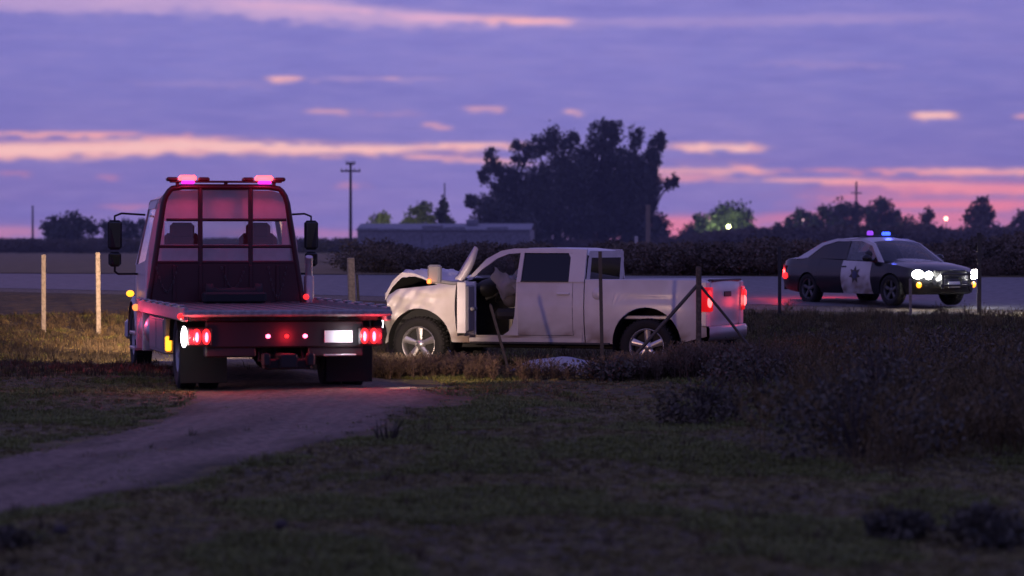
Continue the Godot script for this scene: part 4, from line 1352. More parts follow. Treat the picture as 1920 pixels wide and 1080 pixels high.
	for y in [0.28, 0.36, 0.46, 0.56, 0.64]:
		var row := []
		for k in 13:
			var v := -1.0 + k / 6.0
			row.append(Vector3(2.58 - 0.16 * v * v - 0.05 * pow((y - 0.46) / 0.2, 2.0), y, v * 0.68))
		g.append(row)
	grid(st, g)
	obj("front_bumper", st, M.black_paint, t)
	st = mb()
	for k in 5:
		box(st, Vector3(2.49, 0.60 + k * 0.035, 0), Vector3(0.03, 0.018, 0.86), 0.004)
	box(st, Vector3(2.46, 0.67, 0), Vector3(0.03, 0.2, 0.9), 0.01)
	obj("grille", st, M.dark_trim, t)
	st = mb()
	box(st, Vector3(2.60, 0.46, 0), Vector3(0.015, 0.13, 0.32), 0.004)
	obj("number_plate", st, M.white_plate, t)
	st = mb()
	for z in [-0.38, 0.38]:
		box(st, Vector3(2.66, 0.55, z), Vector3(0.06, 0.36, 0.06), 0.015)
	for y in [0.44, 0.68]:
		tube(st, [Vector3(2.66, y, -0.44), Vector3(2.66, y, 0.44)], 0.025)
	obj("push_bar", st, M.dark_trim, t)
	st = mb()
	g = []
	for y in [0.3, 0.45, 0.62, 0.80]:
		var row := []
		for k in 11:
			var v := -1.0 + k / 5.0
			row.append(Vector3(-2.62 + 0.12 * v * v, y, v * 0.76))
		g.append(row)
	grid(st, g)
	obj("rear_bumper", st, M.black_paint, t)
	st = mb()
	box(st, Vector3(0.1, 0.3, 0), Vector3(4.2, 0.12, 1.3), 0.02)
	box(st, Vector3(1.4, 0.6, 0), Vector3(1.3, 0.5, 1.3), 0.05)
	for q in [[0.1, 0.38], [0.1, -0.38], [-0.85, 0.0]]:
		box(st, Vector3(q[0] - 0.25, 0.86, q[1]), Vector3(0.14, 0.6, 0.5 if q[1] != 0.0 else 1.2), 0.05, Basis(Vector3.BACK, 0.2))
	box(st, Vector3(0.95, 0.85, 0), Vector3(0.4, 0.2, 1.3), 0.05)
	obj("cabin_interior", st, M.black, t)
	# roof lights: a low bar, a violet lamp and a blue one; spot lamp on the pillar
	st = mb()
	box(st, Vector3(-0.15, 1.515, 0), Vector3(0.22, 0.035, 1.1), 0.012)
	obj("light_bar", st, M.dark_trim, t)
	st = mb()
	box(st, Vector3(-0.12, 1.575, 0.16), Vector3(0.14, 0.12, 0.12), 0.03)
	obj("violet_roof_light", st, M.violet_lamp, t)
	st = mb()
	box(st, Vector3(-0.15, 1.565, -0.32), Vector3(0.15, 0.09, 0.18), 0.03)
	obj("blue_roof_light", st, M.blue_lamp, t)
	omni("blue_roof_light_glow", t, Vector3(-0.02, 1.66, -0.32), Color(0.08, 0.12, 1.0), 0.12, 0.08)
	st = mb()
	ball(st, Vector3(0.80, 1.12, 0.92), Vector3(0.09, 0.08, 0.08), 8, 10)
	tube(st, [Vector3(0.78, 1.06, 0.92), Vector3(0.74, 1.0, 0.84)], 0.015)
	obj("spot_lamp", st, M.dark_trim, t)

# ------------------------------------------------------------------ the scene
func materials() -> void:
	M.white_paint = mat(Color(0.64, 0.59, 0.56), 0.42)
	M.white_paint.clearcoat_enabled = true
	M.white_paint.clearcoat = 0.3
	M.white_paint.clearcoat_roughness = 0.2
	M.white_paint.albedo_texture = noise_tex(0.012, Color(0.91, 0.90, 0.88), Color(1, 1, 1), 5)
	M.white_paint.uv1_triplanar = true
	M.white_paint.uv1_scale = Vector3.ONE * 0.6
	M.white_paint.vertex_color_use_as_albedo = true
	M.white_body = mat(Color(0.50, 0.49, 0.50), 0.4)
	M.white_body.albedo_texture = noise_tex(0.015, Color(0.93, 0.92, 0.91), Color(1, 1, 1), 6)
	M.white_body.uv1_triplanar = true
	M.grey_paint = mat(Color(0.22, 0.21, 0.21), 0.5)
	M.black_paint = mat(Color(0.012, 0.012, 0.014), 0.18)
	M.black = mat(Color(0.010, 0.010, 0.011), 0.7)
	M.dark_trim = mat(Color(0.03, 0.03, 0.032), 0.6)
	M.dark_panel = mat(Color(0.012, 0.008, 0.009), 0.5)
	M.rubber = mat(Color(0.011, 0.010, 0.010), 0.85)
	M.rim = mat(Color(0.55, 0.53, 0.52), 0.3, 0.8)
	M.steel_rim = mat(Color(0.35, 0.34, 0.34), 0.4, 0.7)
	M.dark_rim = mat(Color(0.10, 0.10, 0.10), 0.45, 0.5)
	M.alu = mat(Color(0.55, 0.54, 0.54), 0.35, 0.7)
	M.chrome_dull = mat(Color(0.30, 0.29, 0.29), 0.35, 0.6)
	M.deck = rough_mat(Color(0.05, 0.047, 0.045), Color(0.11, 0.10, 0.095), 0.8, 15, 0.55, 0.3)
	M.deck_edge = rough_mat(Color(0.22, 0.21, 0.20), Color(0.36, 0.34, 0.33), 0.5, 16, 0.5)
	M.guard = mat(Color(0.032, 0.003, 0.006), 0.4)
	M.cloth = mat(Color(0.24, 0.23, 0.235), 0.9)
	M.seat = mat(Color(0.035, 0.033, 0.034), 0.8)
	M.red_seat = mat(Color(0.30, 0.03, 0.035), 0.8)
	M.mirror = mat(Color(0.35, 0.36, 0.36), 0.08, 1.0)
	M.emblem = mat(Color(0.06, 0.05, 0.04), 0.5)
	M.emblem_blue = mat(Color(0.04, 0.05, 0.12), 0.5)
	M.glass = mat(Color(0.05, 0.06, 0.06), 0.03)
	M.glass.albedo_color.a = 0.10
	M.glass.transparency = BaseMaterial3D.TRANSPARENCY_ALPHA
	M.tinted = mat(Color(0.006, 0.006, 0.008), 0.06)
	M.white_plate = mat(Color(0.75, 0.75, 0.75), 0.5)
	# lamps that are lit
	M.beacon = glow(Color(1.0, 0.055, 0.07), 6.0)
	M.magenta_lamp = glow(Color(0.9, 0.03, 0.75), 1.6)
	M.red_lamp = glow(Color(1.0, 0.10, 0.22), 9.0)
	M.red_lamp_soft = glow(Color(1.0, 0.025, 0.03), 1.8)
	M.red_lens = glow(Color(1.0, 0.012, 0.02), 0.55)
	M.red_bulb = glow(Color(1.0, 0.12, 0.12), 3.5)
	M.red_lamp_dim = glow(Color(0.5, 0.008, 0.012), 0.12)
	M.amber_lamp = glow(Color(1.0, 0.36, 0.02), 2.6)
	M.orange_lamp = glow(Color(1.0, 0.22, 0.05), 2.2)
	M.white_lamp = glow(Color(1.0, 0.95, 1.0), 9.0)
	M.warm_lamp = glow(Color(1.0, 0.8, 0.55), 6.0)
	M.head_lamp = glow(Color(1.0, 0.98, 0.92), 60.0)
	M.violet_lamp = glow(Color(0.36, 0.07, 0.95), 1.0)
	M.blue_lamp = glow(Color(0.04, 0.10, 1.0), 3.0)
	M.yard_lamp = glow(Color(0.95, 1.0, 0.45), 14.0)
	M.pink_lamp = glow(Color(1.0, 0.34, 0.22), 10.0)
	M.dim_lamp = glow(Color(0.9, 0.5, 0.6), 1.0)
	# plants and places
	M.bark = mat(Color(0.06, 0.05, 0.042), 0.9)
	M.leaf = mat(Color.WHITE, 0.8)
	M.leaf.vertex_color_use_as_albedo = true
	M.ground = rough_mat(Color(0.16, 0.14, 0.045), Color(0.31, 0.25, 0.09), 2.6, 21, 0.95, 3.0)
	M.ground.detail_enabled = true
	M.ground.detail_albedo = noise_tex(0.01, Color(0.42, 0.40, 0.34), Color(0.62, 0.58, 0.5), 24)
	M.ground.detail_blend_mode = BaseMaterial3D.BLEND_MODE_MUL
	M.dirt = rough_mat(Color(0.13, 0.096, 0.062), Color(0.27, 0.20, 0.135), 1.3, 22, 0.95, 0.7, 0.03)
	M.road = rough_mat(Color(0.105, 0.098, 0.098), Color(0.165, 0.155, 0.152), 3.5, 23, 0.65, 0.4, 0.03)
	M.field = rough_mat(Color(0.14, 0.095, 0.030), Color(0.22, 0.155, 0.052), 6.0, 25, 0.95)
	M.tan_wood = rough_mat(Color(0.22, 0.175, 0.125), Color(0.34, 0.27, 0.20), 0.5, 26, 0.85)
	M.grey_wood = rough_mat(Color(0.05, 0.043, 0.036), Color(0.10, 0.085, 0.07), 0.5, 27, 0.9)
	M.steel_post = mat(Color(0.05, 0.045, 0.042), 0.6, 0.2)
	M.pale_post = mat(Color(0.55, 0.52, 0.48), 0.6)
	M.wall = rough_mat(Color(0.20, 0.20, 0.21), Color(0.30, 0.30, 0.32), 2.0, 28, 0.6)
	M.sheet = mat(Color(0.30, 0.34, 0.42), 0.8)

func post(called: String, label: String, x: float, d: float, size: Vector3, m: Material, lean := Vector3.ZERO, group := "") -> Node3D:
	var t := thing(called, label, "fence post", on_ground(x, d), 0.0, group)
	var st := mb()
	var b := Basis.from_euler(lean)
	if called == "steel_fence_post":
		box(st, b * Vector3(0, size.y / 2 - 0.1, 0), Vector3(size.x, size.y + 0.2, 0.008), 0.002, b)
		box(st, b * Vector3(0, size.y / 2 - 0.1, -0.018), Vector3(0.008, size.y + 0.2, 0.036), 0.002, b)
		for k in int(size.y / 0.11):
			box(st, b * Vector3(0, 0.15 + k * 0.11, 0.007), Vector3(size.x * 0.5, 0.02, 0.012), 0.003, b)
	else:
		box(st, b * Vector3(0, size.y / 2 - 0.15, 0), Vector3(size.x, size.y + 0.3, size.z), 0.012, b)
	obj("post", st, m, t)
	return t

func utility_pole(label: String, x: float, d: float, h: float, r: float, arms: Array) -> void:
	var t := thing("utility_pole", label, "utility pole", Vector3(x, 0.98, -d), 0.0)
	var st := mb()
	tube(st, [Vector3(0, -0.5, 0), Vector3(0, h, 0)], r, r * 0.65, 10)
	obj("pole", st, M.bark, t)
	for a in arms:
		st = mb()
		box(st, Vector3(0, a[0], r), Vector3(a[1], 0.12, 0.1), 0.01)
		obj("crossarm", st, M.bark, t)
		for k in [-0.45, -0.2, 0.2, 0.45]:
			st = mb()
			lathe(st, Vector3(a[1] * k, a[0] + 0.06, r), [Vector2(0.03, 0.0), Vector2(0.06, 0.05), Vector2(0.035, 0.09), Vector2(0.05, 0.13), Vector2(0.0, 0.17)], 8, Basis(Vector3.RIGHT, -PI / 2))
			obj("insulator", st, M.grey_paint, t)

func lamp_post(called: String, label: String, x: float, d: float, h: float, r: float, m: Material, c: Color, energy: float) -> void:
	var t := thing(called, label, "lamp post", Vector3(x, 0.98, -d))
	var st := mb()
	tube(st, [Vector3(0, -0.3, 0), Vector3(0, h - r, 0)], 0.09, 0.06, 8)
	obj("pole", st, M.grey_paint, t)
	st = mb()
	ball(st, Vector3(0, h, 0), Vector3(r, r, r) * 0.8, 10, 14)
	obj("lamp_globe", st, m, t)
	if energy > 0.0:
		omni("lamp_light", t, Vector3(0, h, 0), c, energy, r * 0.8)

func _ready() -> void:
	# camera: a long lens, eye height 1.85 m
	var cam := Camera3D.new()
	cam.name = "camera"
	add_child(cam)
	cam.position = Vector3(0, 1.85, 0)
	cam.rotation.x = -atan(82.0 / 6000.0)
	cam.fov = rad_to_deg(2.0 * atan(540.0 / 6000.0))
	cam.near = 0.5
	cam.far = 9000.0
	cam.current = true
	var optics := CameraAttributesPhysical.new()      # an open long lens, focused on the tow truck
	optics.frustum_focal_length = 133.3
	optics.frustum_focus_distance = 52.0
	optics.exposure_aperture = 2.2
	optics.frustum_near = 0.5
	optics.frustum_far = 9000.0
	cam.attributes = optics
	cam.fov = rad_to_deg(2.0 * atan(540.0 / 6000.0))
	cam.near = 0.5
	cam.far = 9000.0
	streak.seed = 3
	streak.frequency = 0.5
	streak.fractal_octaves = 4
	fray.seed = 8
	fray.frequency = 0.8
	fray.fractal_octaves = 3
	var we := WorldEnvironment.new()
	we.name = "environment"
	var env := Environment.new()
	env.background_mode = Environment.BG_SKY
	var sky := Sky.new()
	var pano := PanoramaSkyMaterial.new()
	pano.panorama = make_sky()
	pano.energy_multiplier = 1.13
	sky.sky_material = pano
	env.sky = sky
	env.background_energy_multiplier = 1.0
	env.tonemap_mode = Environment.TONE_MAPPER_LINEAR
	env.tonemap_exposure = 1.0
	env.volumetric_fog_enabled = true
	env.volumetric_fog_density = 0.0
	env.sdfgi_enabled = true
	env.ssao_enabled = true
	env.ssil_enabled = true
	we.environment = env
	add_child(we)
	var sun := DirectionalLight3D.new()      # the last light, from the bright band low in the sky
	sun.name = "low_sun"
	add_child(sun)
	sun.rotation = Vector3(deg_to_rad(-3.0), deg_to_rad(180.0 + 8.0), 0)
	sun.light_color = Color(1.0, 0.62, 0.6)
	sun.light_energy = 0.02
	sun.light_angular_distance = 10.0
	sun.shadow_enabled = true

	relief.seed = 4
	relief.frequency = 0.16
	relief.fractal_octaves = 3
	patchy.seed = 12
	patchy.frequency = 0.35
	patchy.fractal_octaves = 3
	rng.seed = 77
	materials()

	# ground: one sheet to the horizon
	var ds := [-40.0, -10.0, 4.0, 12.0]
	var d := 15.0
	while d < 100.0:
		ds.append(d)
		d += 0.35 if d < 62.0 else 0.5
	while d < 6000.0:
		ds.append(d)
		d *= 1.12
	var rows := []
	for dd in ds:
		var row := []
		for k in 141:
			var u := -1.0 + k / 70.0
			var x: float = signf(u) * pow(absf(u), 2.2) * (40.0 + absf(dd) * 0.8)
			row.append(on_ground(x, dd))
		rows.append(row)
	# soil tint turns tan towards the road, most at left, and patchy everywhere
	var st := mb()
	smooth(st)
	for i in rows.size() - 1:
		for j in 140:
			for q in [[0, 0], [0, 1], [1, 1], [0, 0], [1, 1], [1, 0]]:
				var v: Vector3 = rows[i + q[0]][j + q[1]]
				var dry := smoothstep(47.0, 57.0, -v.z) * (1.0 - 0.75 * smoothstep(-3.0, 3.0, v.x))  # weight of the tan tint by distance, weaker on the right
				var tone := Color(0.72, 0.76, 0.72).lerp(Color(1.0, 0.70, 0.42), dry) * (1.0 + 0.5 * patchy.get_noise_2d(v.x * 0.6, v.z * 0.35))
				st.set_color(tone)
				st.add_vertex(v)
	M.ground.vertex_color_use_as_albedo = true
	obj("ground", st, M.ground).set_meta("kind", "structure")
	# the paved road, oblique to the view
	rows = []
	for k in 201:
		var x := -120.0 + k * 1.2
		var row := []
		for j in 7:
			row.append(on_ground(x, near_edge(x) + 1.0 + j * 2.66, 0.035))
		rows.append(row)
	st = mb()
	grid(st, rows)
	obj("road", st, M.road).set_meta("kind", "structure")
	# pale gravel shoulder on the near side of the road
	rows = []
	for k in 401:
		var x := -120.0 + k * 0.6
		var row := []
		for j in 4:
			row.append(on_ground(x, near_edge(x) + 1.02 - j * 0.7 - 0.8 * (patchy.get_noise_2d(x * 0.6, 9.0) if j == 3 else 0.0), 0.028 if j < 3 else 0.0))
		rows.append(row)
	st = mb()
	grid(st, rows)
	obj("road_shoulder", st, M.dirt).set_meta("kind", "structure")
	# stubble field across the road, on the left
	rows = []
	for k in 61:
		var x := -200.0 + k * 3.3
		var row := []
		for j in 13:
			var dd := near_edge(x) + 17.1 + pow(j / 12.0, 2.0) * 220.0
			row.append(on_ground(x - (0.12 * (dd - 90.0) if k == 60 else 0.0), dd, 0.05))
		rows.append(row)
	st = mb()
	grid(st, rows)
	obj("field", st, M.field).set_meta("kind", "structure")
	# dirt track from the road past the tow truck to the left foreground
	M.dirt_track = M.dirt.duplicate()
	M.dirt_track.vertex_color_use_as_albedo = true
	st = mb()
	smooth(st)
	rows = []
	var shades := []
	d = 14.0
	while d < 55.5:
		var row := []
		var tones := []
		var c := track_x(d)
		var hw := track_half(d)
		for j in 13:
			var v := -1.0 + j / 6.0
			var ragged := 0.35 * patchy.get_noise_2d(d * 2.0, signf(v) * 40.0) if absf(v) > 0.9 else 0.0
			var y := 0.030 - 0.06 * pow(absf(v), 8.0) - 0.02 * exp(-pow((absf(v) - 0.55) / 0.2, 2.0))
			row.append(on_ground(c + v * hw * (1.0 + ragged), d, y))
			var nn := patchy.get_noise_2d(d * 0.9 + v * 2.0, v * 2.5 + 20.0)
			var turf := clampf(exp(-pow((v + 0.05) / 0.2, 2.0)) * (0.75 + nn * 1.4) * (1.0 - smoothstep(33.0, 37.0, d)) + smoothstep(0.62, 1.0, absf(v) + nn * 0.4) * 0.9, 0.0, 1.0)
			tones.append(Color(1, 1, 1).lerp(Color(0.30, 0.32, 0.19), turf) * (1.0 + nn * 0.35))
		rows.append(row)
		shades.append(tones)
		d += 0.3
	for i in rows.size() - 1:
		for j in 12:
			for q in [[0, 0], [0, 1], [1, 1], [0, 0], [1, 1], [1, 0]]:
				st.set_color(shades[i + q[0]][j + q[1]])
				st.add_vertex(rows[i + q[0]][j + q[1]])
	obj("dirt_track", st, M.dirt_track).set_meta("kind", "structure")

	tow_truck(Vector3(-2.80, ground_y(-3.0, 41.5) + 0.0, -40.0), deg_to_rad(12.0))
	pickup(Vector3(0.60, ground_y(0.6, 48.0) - 0.01, -48.05), deg_to_rad(-20.0))
	police_car(Vector3(8.2, ground_y(8.2, 71.5) + 0.03, -71.5), deg_to_rad(-58.0))

	# a pale sheet lying in the grass below the pickup
	var sh := thing("white_sheet", "pale bluish sheet lying in a low heap on the grass below the pickup's rear door", "sheet", on_ground(0.62, 45.9, 0.0), 0.1)
	st = mb()
	var g := []
	for i in 25:
		var row := []
		for j in 11:
			var u := -1.0 + i / 12.0
			var v := -1.0 + j / 5.0
			var y := 0.23 * maxf(0.0, 1.0 - pow(absf(u - 0.1), 2.2)) * maxf(0.0, 1.0 - pow(absf(v), 2.2)) + 0.012 * sin(u * 9.0 + v * 4.0) + 0.008 * sin(v * 13.0 - u * 4.0)
			row.append(Vector3(u * 0.78 + 0.03 * sin(v * 6.0), y + 0.025, v * 0.33 + 0.04 * sin(u * 7.0)))
		g.append(row)
	grid(st, g)
	obj("cloth", st, M.sheet, sh)

	# fence posts
	post("wooden_fence_post", "pale square wooden post standing alone at the far left edge", -8.93, 61.0, Vector3(0.085, 1.50, 0.085), M.tan_wood, Vector3(0, 0.2, 0), "pale posts left of the tow truck")
	post("wooden_fence_post", "pale square wooden post second from the left, nearest the tow truck's mirror", -7.75, 60.0, Vector3(0.085, 1.56, 0.085), M.tan_wood, Vector3(0, 0.1, 0.01), "pale posts left of the tow truck")
	post("wooden_fence_post", "thick wooden post between the tow truck's cab and the crumpled pickup", -2.93, 59.0, Vector3(0.12, 1.5, 0.12), M.tan_wood, Vector3(0, 0.3, 0.03))
	post("wooden_stake", "thin leaning stake touching the thick wooden post behind the tow bed", -2.78, 58.8, Vector3(0.05, 1.2, 0.05), M.grey_wood, Vector3(0, 0, 0.06))
	post("steel_fence_post", "dark steel post in front of the pickup's cab and bed joint", 1.27, 44.9, Vector3(0.05, 1.74, 0.05), M.steel_post, Vector3(0, 0, 0.02))
	post("steel_fence_post", "bent dark steel post leaning across the pickup's open doorway", -0.03, 45.0, Vector3(0.04, 1.02, 0.04), M.steel_post, Vector3(0, 0, 0.27))
	var c0 := post("corner_fence_post", "dark corner post with slanting braces in front of the pickup's tail lamp", 2.62, 44.9, Vector3(0.075, 1.52, 0.075), M.grey_wood)
	st = mb()
	tube(st, [Vector3(0, 1.28, 0), Vector3(-0.98, 0.18, 0.1), Vector3(-1.1, 0.0, 0.1)], 0.026, -1, 8)
	obj("brace", st, M.steel_post, c0)
	st = mb()
	tube(st, [Vector3(0, 1.28, 0), Vector3(0.44, 0.75, -0.05), Vector3(1.0, 0.02, -0.1)], 0.02, -1, 8)
	obj("brace", st, M.steel_post, c0)
	post("steel_fence_post", "dark steel post just left of the police car's tail lamp", 5.52, 66.0, Vector3(0.07, 1.42, 0.06), M.steel_post)
	post("steel_fence_post", "dark steel post at the right of the police car's headlights", 9.90, 67.8, Vector3(0.09, 1.72, 0.07), M.steel_post)
	post("marker_post", "short pale marker post right in front of the police car's bumper", 8.28, 66.5, Vector3(0.06, 0.78, 0.04), M.tan_wood)
	post("marker_post", "slim white marker post beyond the road above the pickup's bed", 3.69, 95.0, Vector3(0.10, 1.10, 0.05), M.pale_post)
	post("wooden_pole", "weathered wooden pole at the right foot of the big dark tree clump", 8.08, 190.0, Vector3(0.26, 3.2, 0.26), M.tan_wood)

	# thin evening mist lying over the far fields
	var mist := FogVolume.new()
	mist.name = "evening_mist"
	mist.shape = RenderingServer.FOG_VOLUME_SHAPE_BOX
	mist.size = Vector3(420.0, 22.0, 340.0)
	mist.position = Vector3(0, 10.0, -252.0)
	var fm := FogMaterial.new()
	fm.density = 0.0006
	fm.albedo = Color(0.80, 0.82, 0.95)
	mist.material = fm
	mist.set_meta("kind", "stuff")
	mist.set_meta("label", "thin bluish evening mist over the far fields and trees")
	mist.set_meta("category", "mist")
	add_child(mist)

	# long low building in the field
	var b := thing("long_building", "long low grey metal building beyond the field behind the tow truck", "building", Vector3(-5.9, 0.98, -262.0), deg_to_rad(-3.0))
	var hs := [2.22, 2.3, 2.38, 2.42, 2.42, 2.36, 2.30, 2.24]
	for k in 8:
		st = mb()
		span(st, Vector3(-7.2 + k * 1.8 + 0.015, -0.2, -4.0), Vector3(-5.4 + k * 1.8 - 0.015, hs[k] - 0.12 * (k % 3), -3.9 - 0.0), 0.01)
		for j in 5:
			box(st, Vector3(-7.05 + k * 1.8 + j * 0.36, 0.9, -3.885), Vector3(0.06, 2.2, 0.03), 0.008)
		obj("wall_panel", st, M.wall, b)
	st = mb()
	for s in [-7.2, 7.15]:
		span(st, Vector3(s, -0.2, -12.0), Vector3(s + 0.05, 2.1, -4.005), 0.01)
	span(st, Vector3(-7.1, -0.2, -12.1), Vector3(7.1, 2.1, -12.02), 0.01)
	obj("wall", st, M.wall, b)
	st = mb()
	plate(st, PackedVector2Array([Vector2(-12.3, 2.10), Vector2(-8.0, 2.62), Vector2(-3.75, 2.08), Vector2(-3.75, 2.02), Vector2(-8.0, 2.55), Vector2(-12.3, 2.03)]), -7.3, 7.3, func(x: float, y: float, z: float) -> Vector3: return Vector3(z, y + 0.12 * sin((z + 7.3) / 14.6 * PI), x))
	var rf := obj("roof", st, M.wall, b)
	st = mb()
	box(st, Vector3(2.2, 2.72, -7.0), Vector3(1.0, 0.45, 0.8), 0.03)
	obj("roof_vent", st, M.wall, rf)
	st = mb()
	box(st, Vector3(-4.5, 2.3, -12.3), Vector3(0.3, 0.12, 0.3), 0.03)
	obj("wall_lamp", st, M.yard_lamp, b)
	omni("wall_lamp_light", b, Vector3(-4.5, 2.2, -12.7), Color(0.9, 0.95, 0.3), 26.0, 0.15)

	utility_pole("tall utility pole with two crossarms above the end of the long building", -12.1, 240.0, 7.0, 0.14, [[6.35, 1.5], [6.9, 0.7]])
	utility_pole("thin bare pole on the horizon at the far left", -59.9, 400.0, 5.7, 0.16, [])
	utility_pole("thin pole rising out of the trees above the police car", 44.1, 410.0, 8.9, 0.18, [[7.4, 1.4]])
	utility_pole("faint thin pole behind the narrow tree beside the big clump", -6.1, 290.0, 6.4, 0.09, [])
	lamp_post("yard_lamp", "bright yellow yard lamp in front of a rounded dark tree", 26.8, 396.0, 3.05, 0.30, M.yard_lamp, Color(0.75, 1.0, 0.45), 34.0)
	lamp_post("street_lamp", "glowing pinkish orange street lamp above the police car's hood", 52.2, 385.0, 3.95, 0.27, M.pink_lamp, Color(1.0, 0.5, 0.4), 12.0)
	lamp_post("small_lamp", "faint small pink lamp in the tree left of the police car's roof", 35.1, 386.0, 3.8, 0.18, M.dim_lamp, Color(1, 0.5, 0.6), 0.0)

	tree("gum_tree", "tallest dark tree in the middle of the big clump behind the pickup", "tall trees of the big dark clump", Vector3(9.6, 0.98, -340.0), [[-0.11, 12.37, 0.00, 1.90, 2.12, 1.71, 934], [1.13, 12.66, 0.00, 1.40, 1.62, 1.26, 523], [-0.57, 9.26, 0.00, 2.41, 3.12, 2.17, 1739], [-1.98, 9.82, 0.00, 1.52, 1.87, 1.37, 659], [0.28, 5.29, 0.00, 3.05, 3.74, 2.74, 2637], [-1.13, 2.46, 0.00, 2.54, 2.49, 2.28, 1465], [1.98, 8.12, 0.00, 1.78, 2.49, 1.60, 1025], [1.98, 4.16, 0.00, 2.86, 2.81, 2.57, 1854], [-2.55, 6.42, 0.00, 2.54, 2.81, 2.28, 1648], [1.13, 9.82, 0.00, 1.27, 1.87, 1.14, 549]], 0.36, 0.60, 11)
	tree("gum_tree", "broad dark tree left of the tallest one in the big clump", "tall trees of the big dark clump", Vector3(4.8, 0.98, -336.0), [[-0.28, 11.51, 0.00, 2.01, 1.85, 1.81, 858], [1.51, 11.85, 0.00, 1.00, 1.23, 0.90, 286], [-2.24, 11.12, 0.00, 1.38, 1.23, 1.24, 393], [0.56, 8.60, 0.00, 2.63, 2.34, 2.37, 1427], [-0.84, 5.24, 0.00, 3.26, 3.08, 2.94, 2325], [0.84, 2.44, 0.00, 3.14, 2.34, 2.82, 1699], [1.68, 8.04, 0.00, 2.26, 2.59, 2.03, 1352], [-1.68, 7.48, 0.00, 1.88, 2.22, 1.69, 965], [-2.52, 3.00, 0.00, 2.51, 2.46, 2.26, 1430], [2.52, 3.56, 0.00, 2.51, 2.46, 2.26, 1430]], 0.36, 0.55, 12)
	tree("gum_tree", "sparse tree on the left of the big clump with pink sky between its leaves", "tall trees of the big dark clump", Vector3(0.3, 0.98, -342.0), [[0.57, 11.30, 0.00, 1.40, 0.88, 1.26, 319], [1.14, 9.88, 0.00, 1.53, 1.25, 1.38, 420], [-0.57, 8.17, 0.00, 1.53, 1.50, 1.38, 720], [-2.45, 10.33, 0.00, 0.89, 1.00, 0.80, 232], [-1.71, 9.02, 0.00, 1.28, 1.00, 1.15, 360], [-3.14, 8.17, 0.00, 0.89, 1.13, 0.80, 300], [-0.29, 5.32, 0.00, 2.55, 2.51, 2.30, 1662], [1.14, 7.31, 0.00, 1.92, 1.76, 1.72, 872], [2.00, 4.75, 0.00, 2.30, 2.51, 2.07, 1495], [-1.43, 6.74, 0.00, 1.40, 1.38, 1.26, 600]], 0.34, 0.40, 13)
	tree("bushy_tree", "low bushy tree at the left foot of the big clump", "tall trees of the big dark clump", Vector3(-1.4, 0.98, -332.0), [[-1.38, 4.36, 0.00, 1.86, 1.70, 1.67, 594], [-2.60, 5.30, 0.00, 0.87, 0.73, 0.78, 360], [0.28, 3.53, 0.00, 2.48, 2.19, 2.23, 1018], [2.21, 2.70, 0.00, 2.48, 2.07, 2.23, 961], [-0.55, 2.42, 0.00, 1.86, 1.46, 1.67, 509]], 0.40, 0.35, 14)
	tree("gum_tree", "dark tree with a narrow pointed top on the right of the big clump", "tall trees of the big dark clump", Vector3(12.7, 0.98, -338.0), [[0.28, 12.14, 0.00, 1.07, 1.61, 0.97, 400], [-0.28, 9.77, 0.00, 1.64, 2.11, 1.48, 800], [0.56, 8.08, 0.00, 1.51, 2.11, 1.36, 738], [-0.28, 4.98, 0.00, 2.78, 2.97, 2.50, 1911], [0.84, 2.45, 0.00, 2.15, 2.23, 1.93, 1107], [-0.84, 7.24, 0.00, 1.89, 2.23, 1.70, 977], [1.52, 6.39, 0.00, 1.39, 2.23, 1.25, 716], [-1.41, 2.73, 0.00, 2.52, 2.35, 2.27, 1375]], 0.36, 0.50, 15)
	tree("gum_tree", "outermost right tree of the big clump with thin hanging sprays", "tall trees of the big dark clump", Vector3(14.4, 0.98, -344.0), [[1.15, 11.53, 0.00, 1.16, 1.51, 1.04, 454], [0.57, 9.93, 0.00, 1.28, 1.26, 1.16, 660], [0.17, 7.35, 0.00, 1.54, 1.51, 1.39, 540], [2.06, 7.35, 0.00, 1.16, 0.76, 1.04, 240], [3.10, 7.64, 0.00, 0.45, 1.01, 0.40, 204], [0.00, 5.06, 0.00, 1.41, 1.51, 1.27, 540], [0.57, 8.50, 0.00, 1.03, 0.88, 0.92, 360], [0.92, 3.34, 0.00, 1.03, 1.51, 0.92, 403], [-0.40, 8.21, 0.00, 1.16, 2.14, 1.04, 643], [1.61, 12.22, 0.00, 0.64, 1.01, 0.58, 168]], 0.34, 0.40, 16)
	tree("small_tree", "small round tree glowing yellow green behind the left end of the long building", "trees along the far side of the fields", Vector3(-11.8, 0.98, -280.0), [[0.19, 3.02, 0.00, 1.15, 0.77, 1.03, 295], [-0.23, 2.41, 0.00, 0.94, 0.72, 0.85, 225]], 0.30, 0.15, 21)
	tree("small_tree", "bushy tree lit yellow green in the middle behind the long building", "trees along the far side of the fields", Vector3(-8.2, 0.98, -283.0), [[0.42, 3.84, 0.00, 0.95, 0.93, 0.86, 260], [-0.29, 3.23, 0.00, 1.37, 0.93, 1.24, 375], [-0.99, 2.76, 0.00, 0.85, 0.62, 0.76, 154], [0.66, 2.66, 0.00, 1.27, 0.93, 1.14, 346]], 0.32, 0.20, 22)
	tree("small_tree", "narrow upright tree behind the long building next to the wide gum trees", "trees along the far side of the fields", Vector3(-6.1, 0.98, -286.0), [[-0.06, 4.35, 0.00, 0.59, 0.84, 0.53, 164], [-0.21, 3.40, 0.00, 0.80, 1.05, 0.72, 279], [0.27, 2.68, 0.00, 0.75, 0.94, 0.67, 235]], 0.30, 0.20, 23)
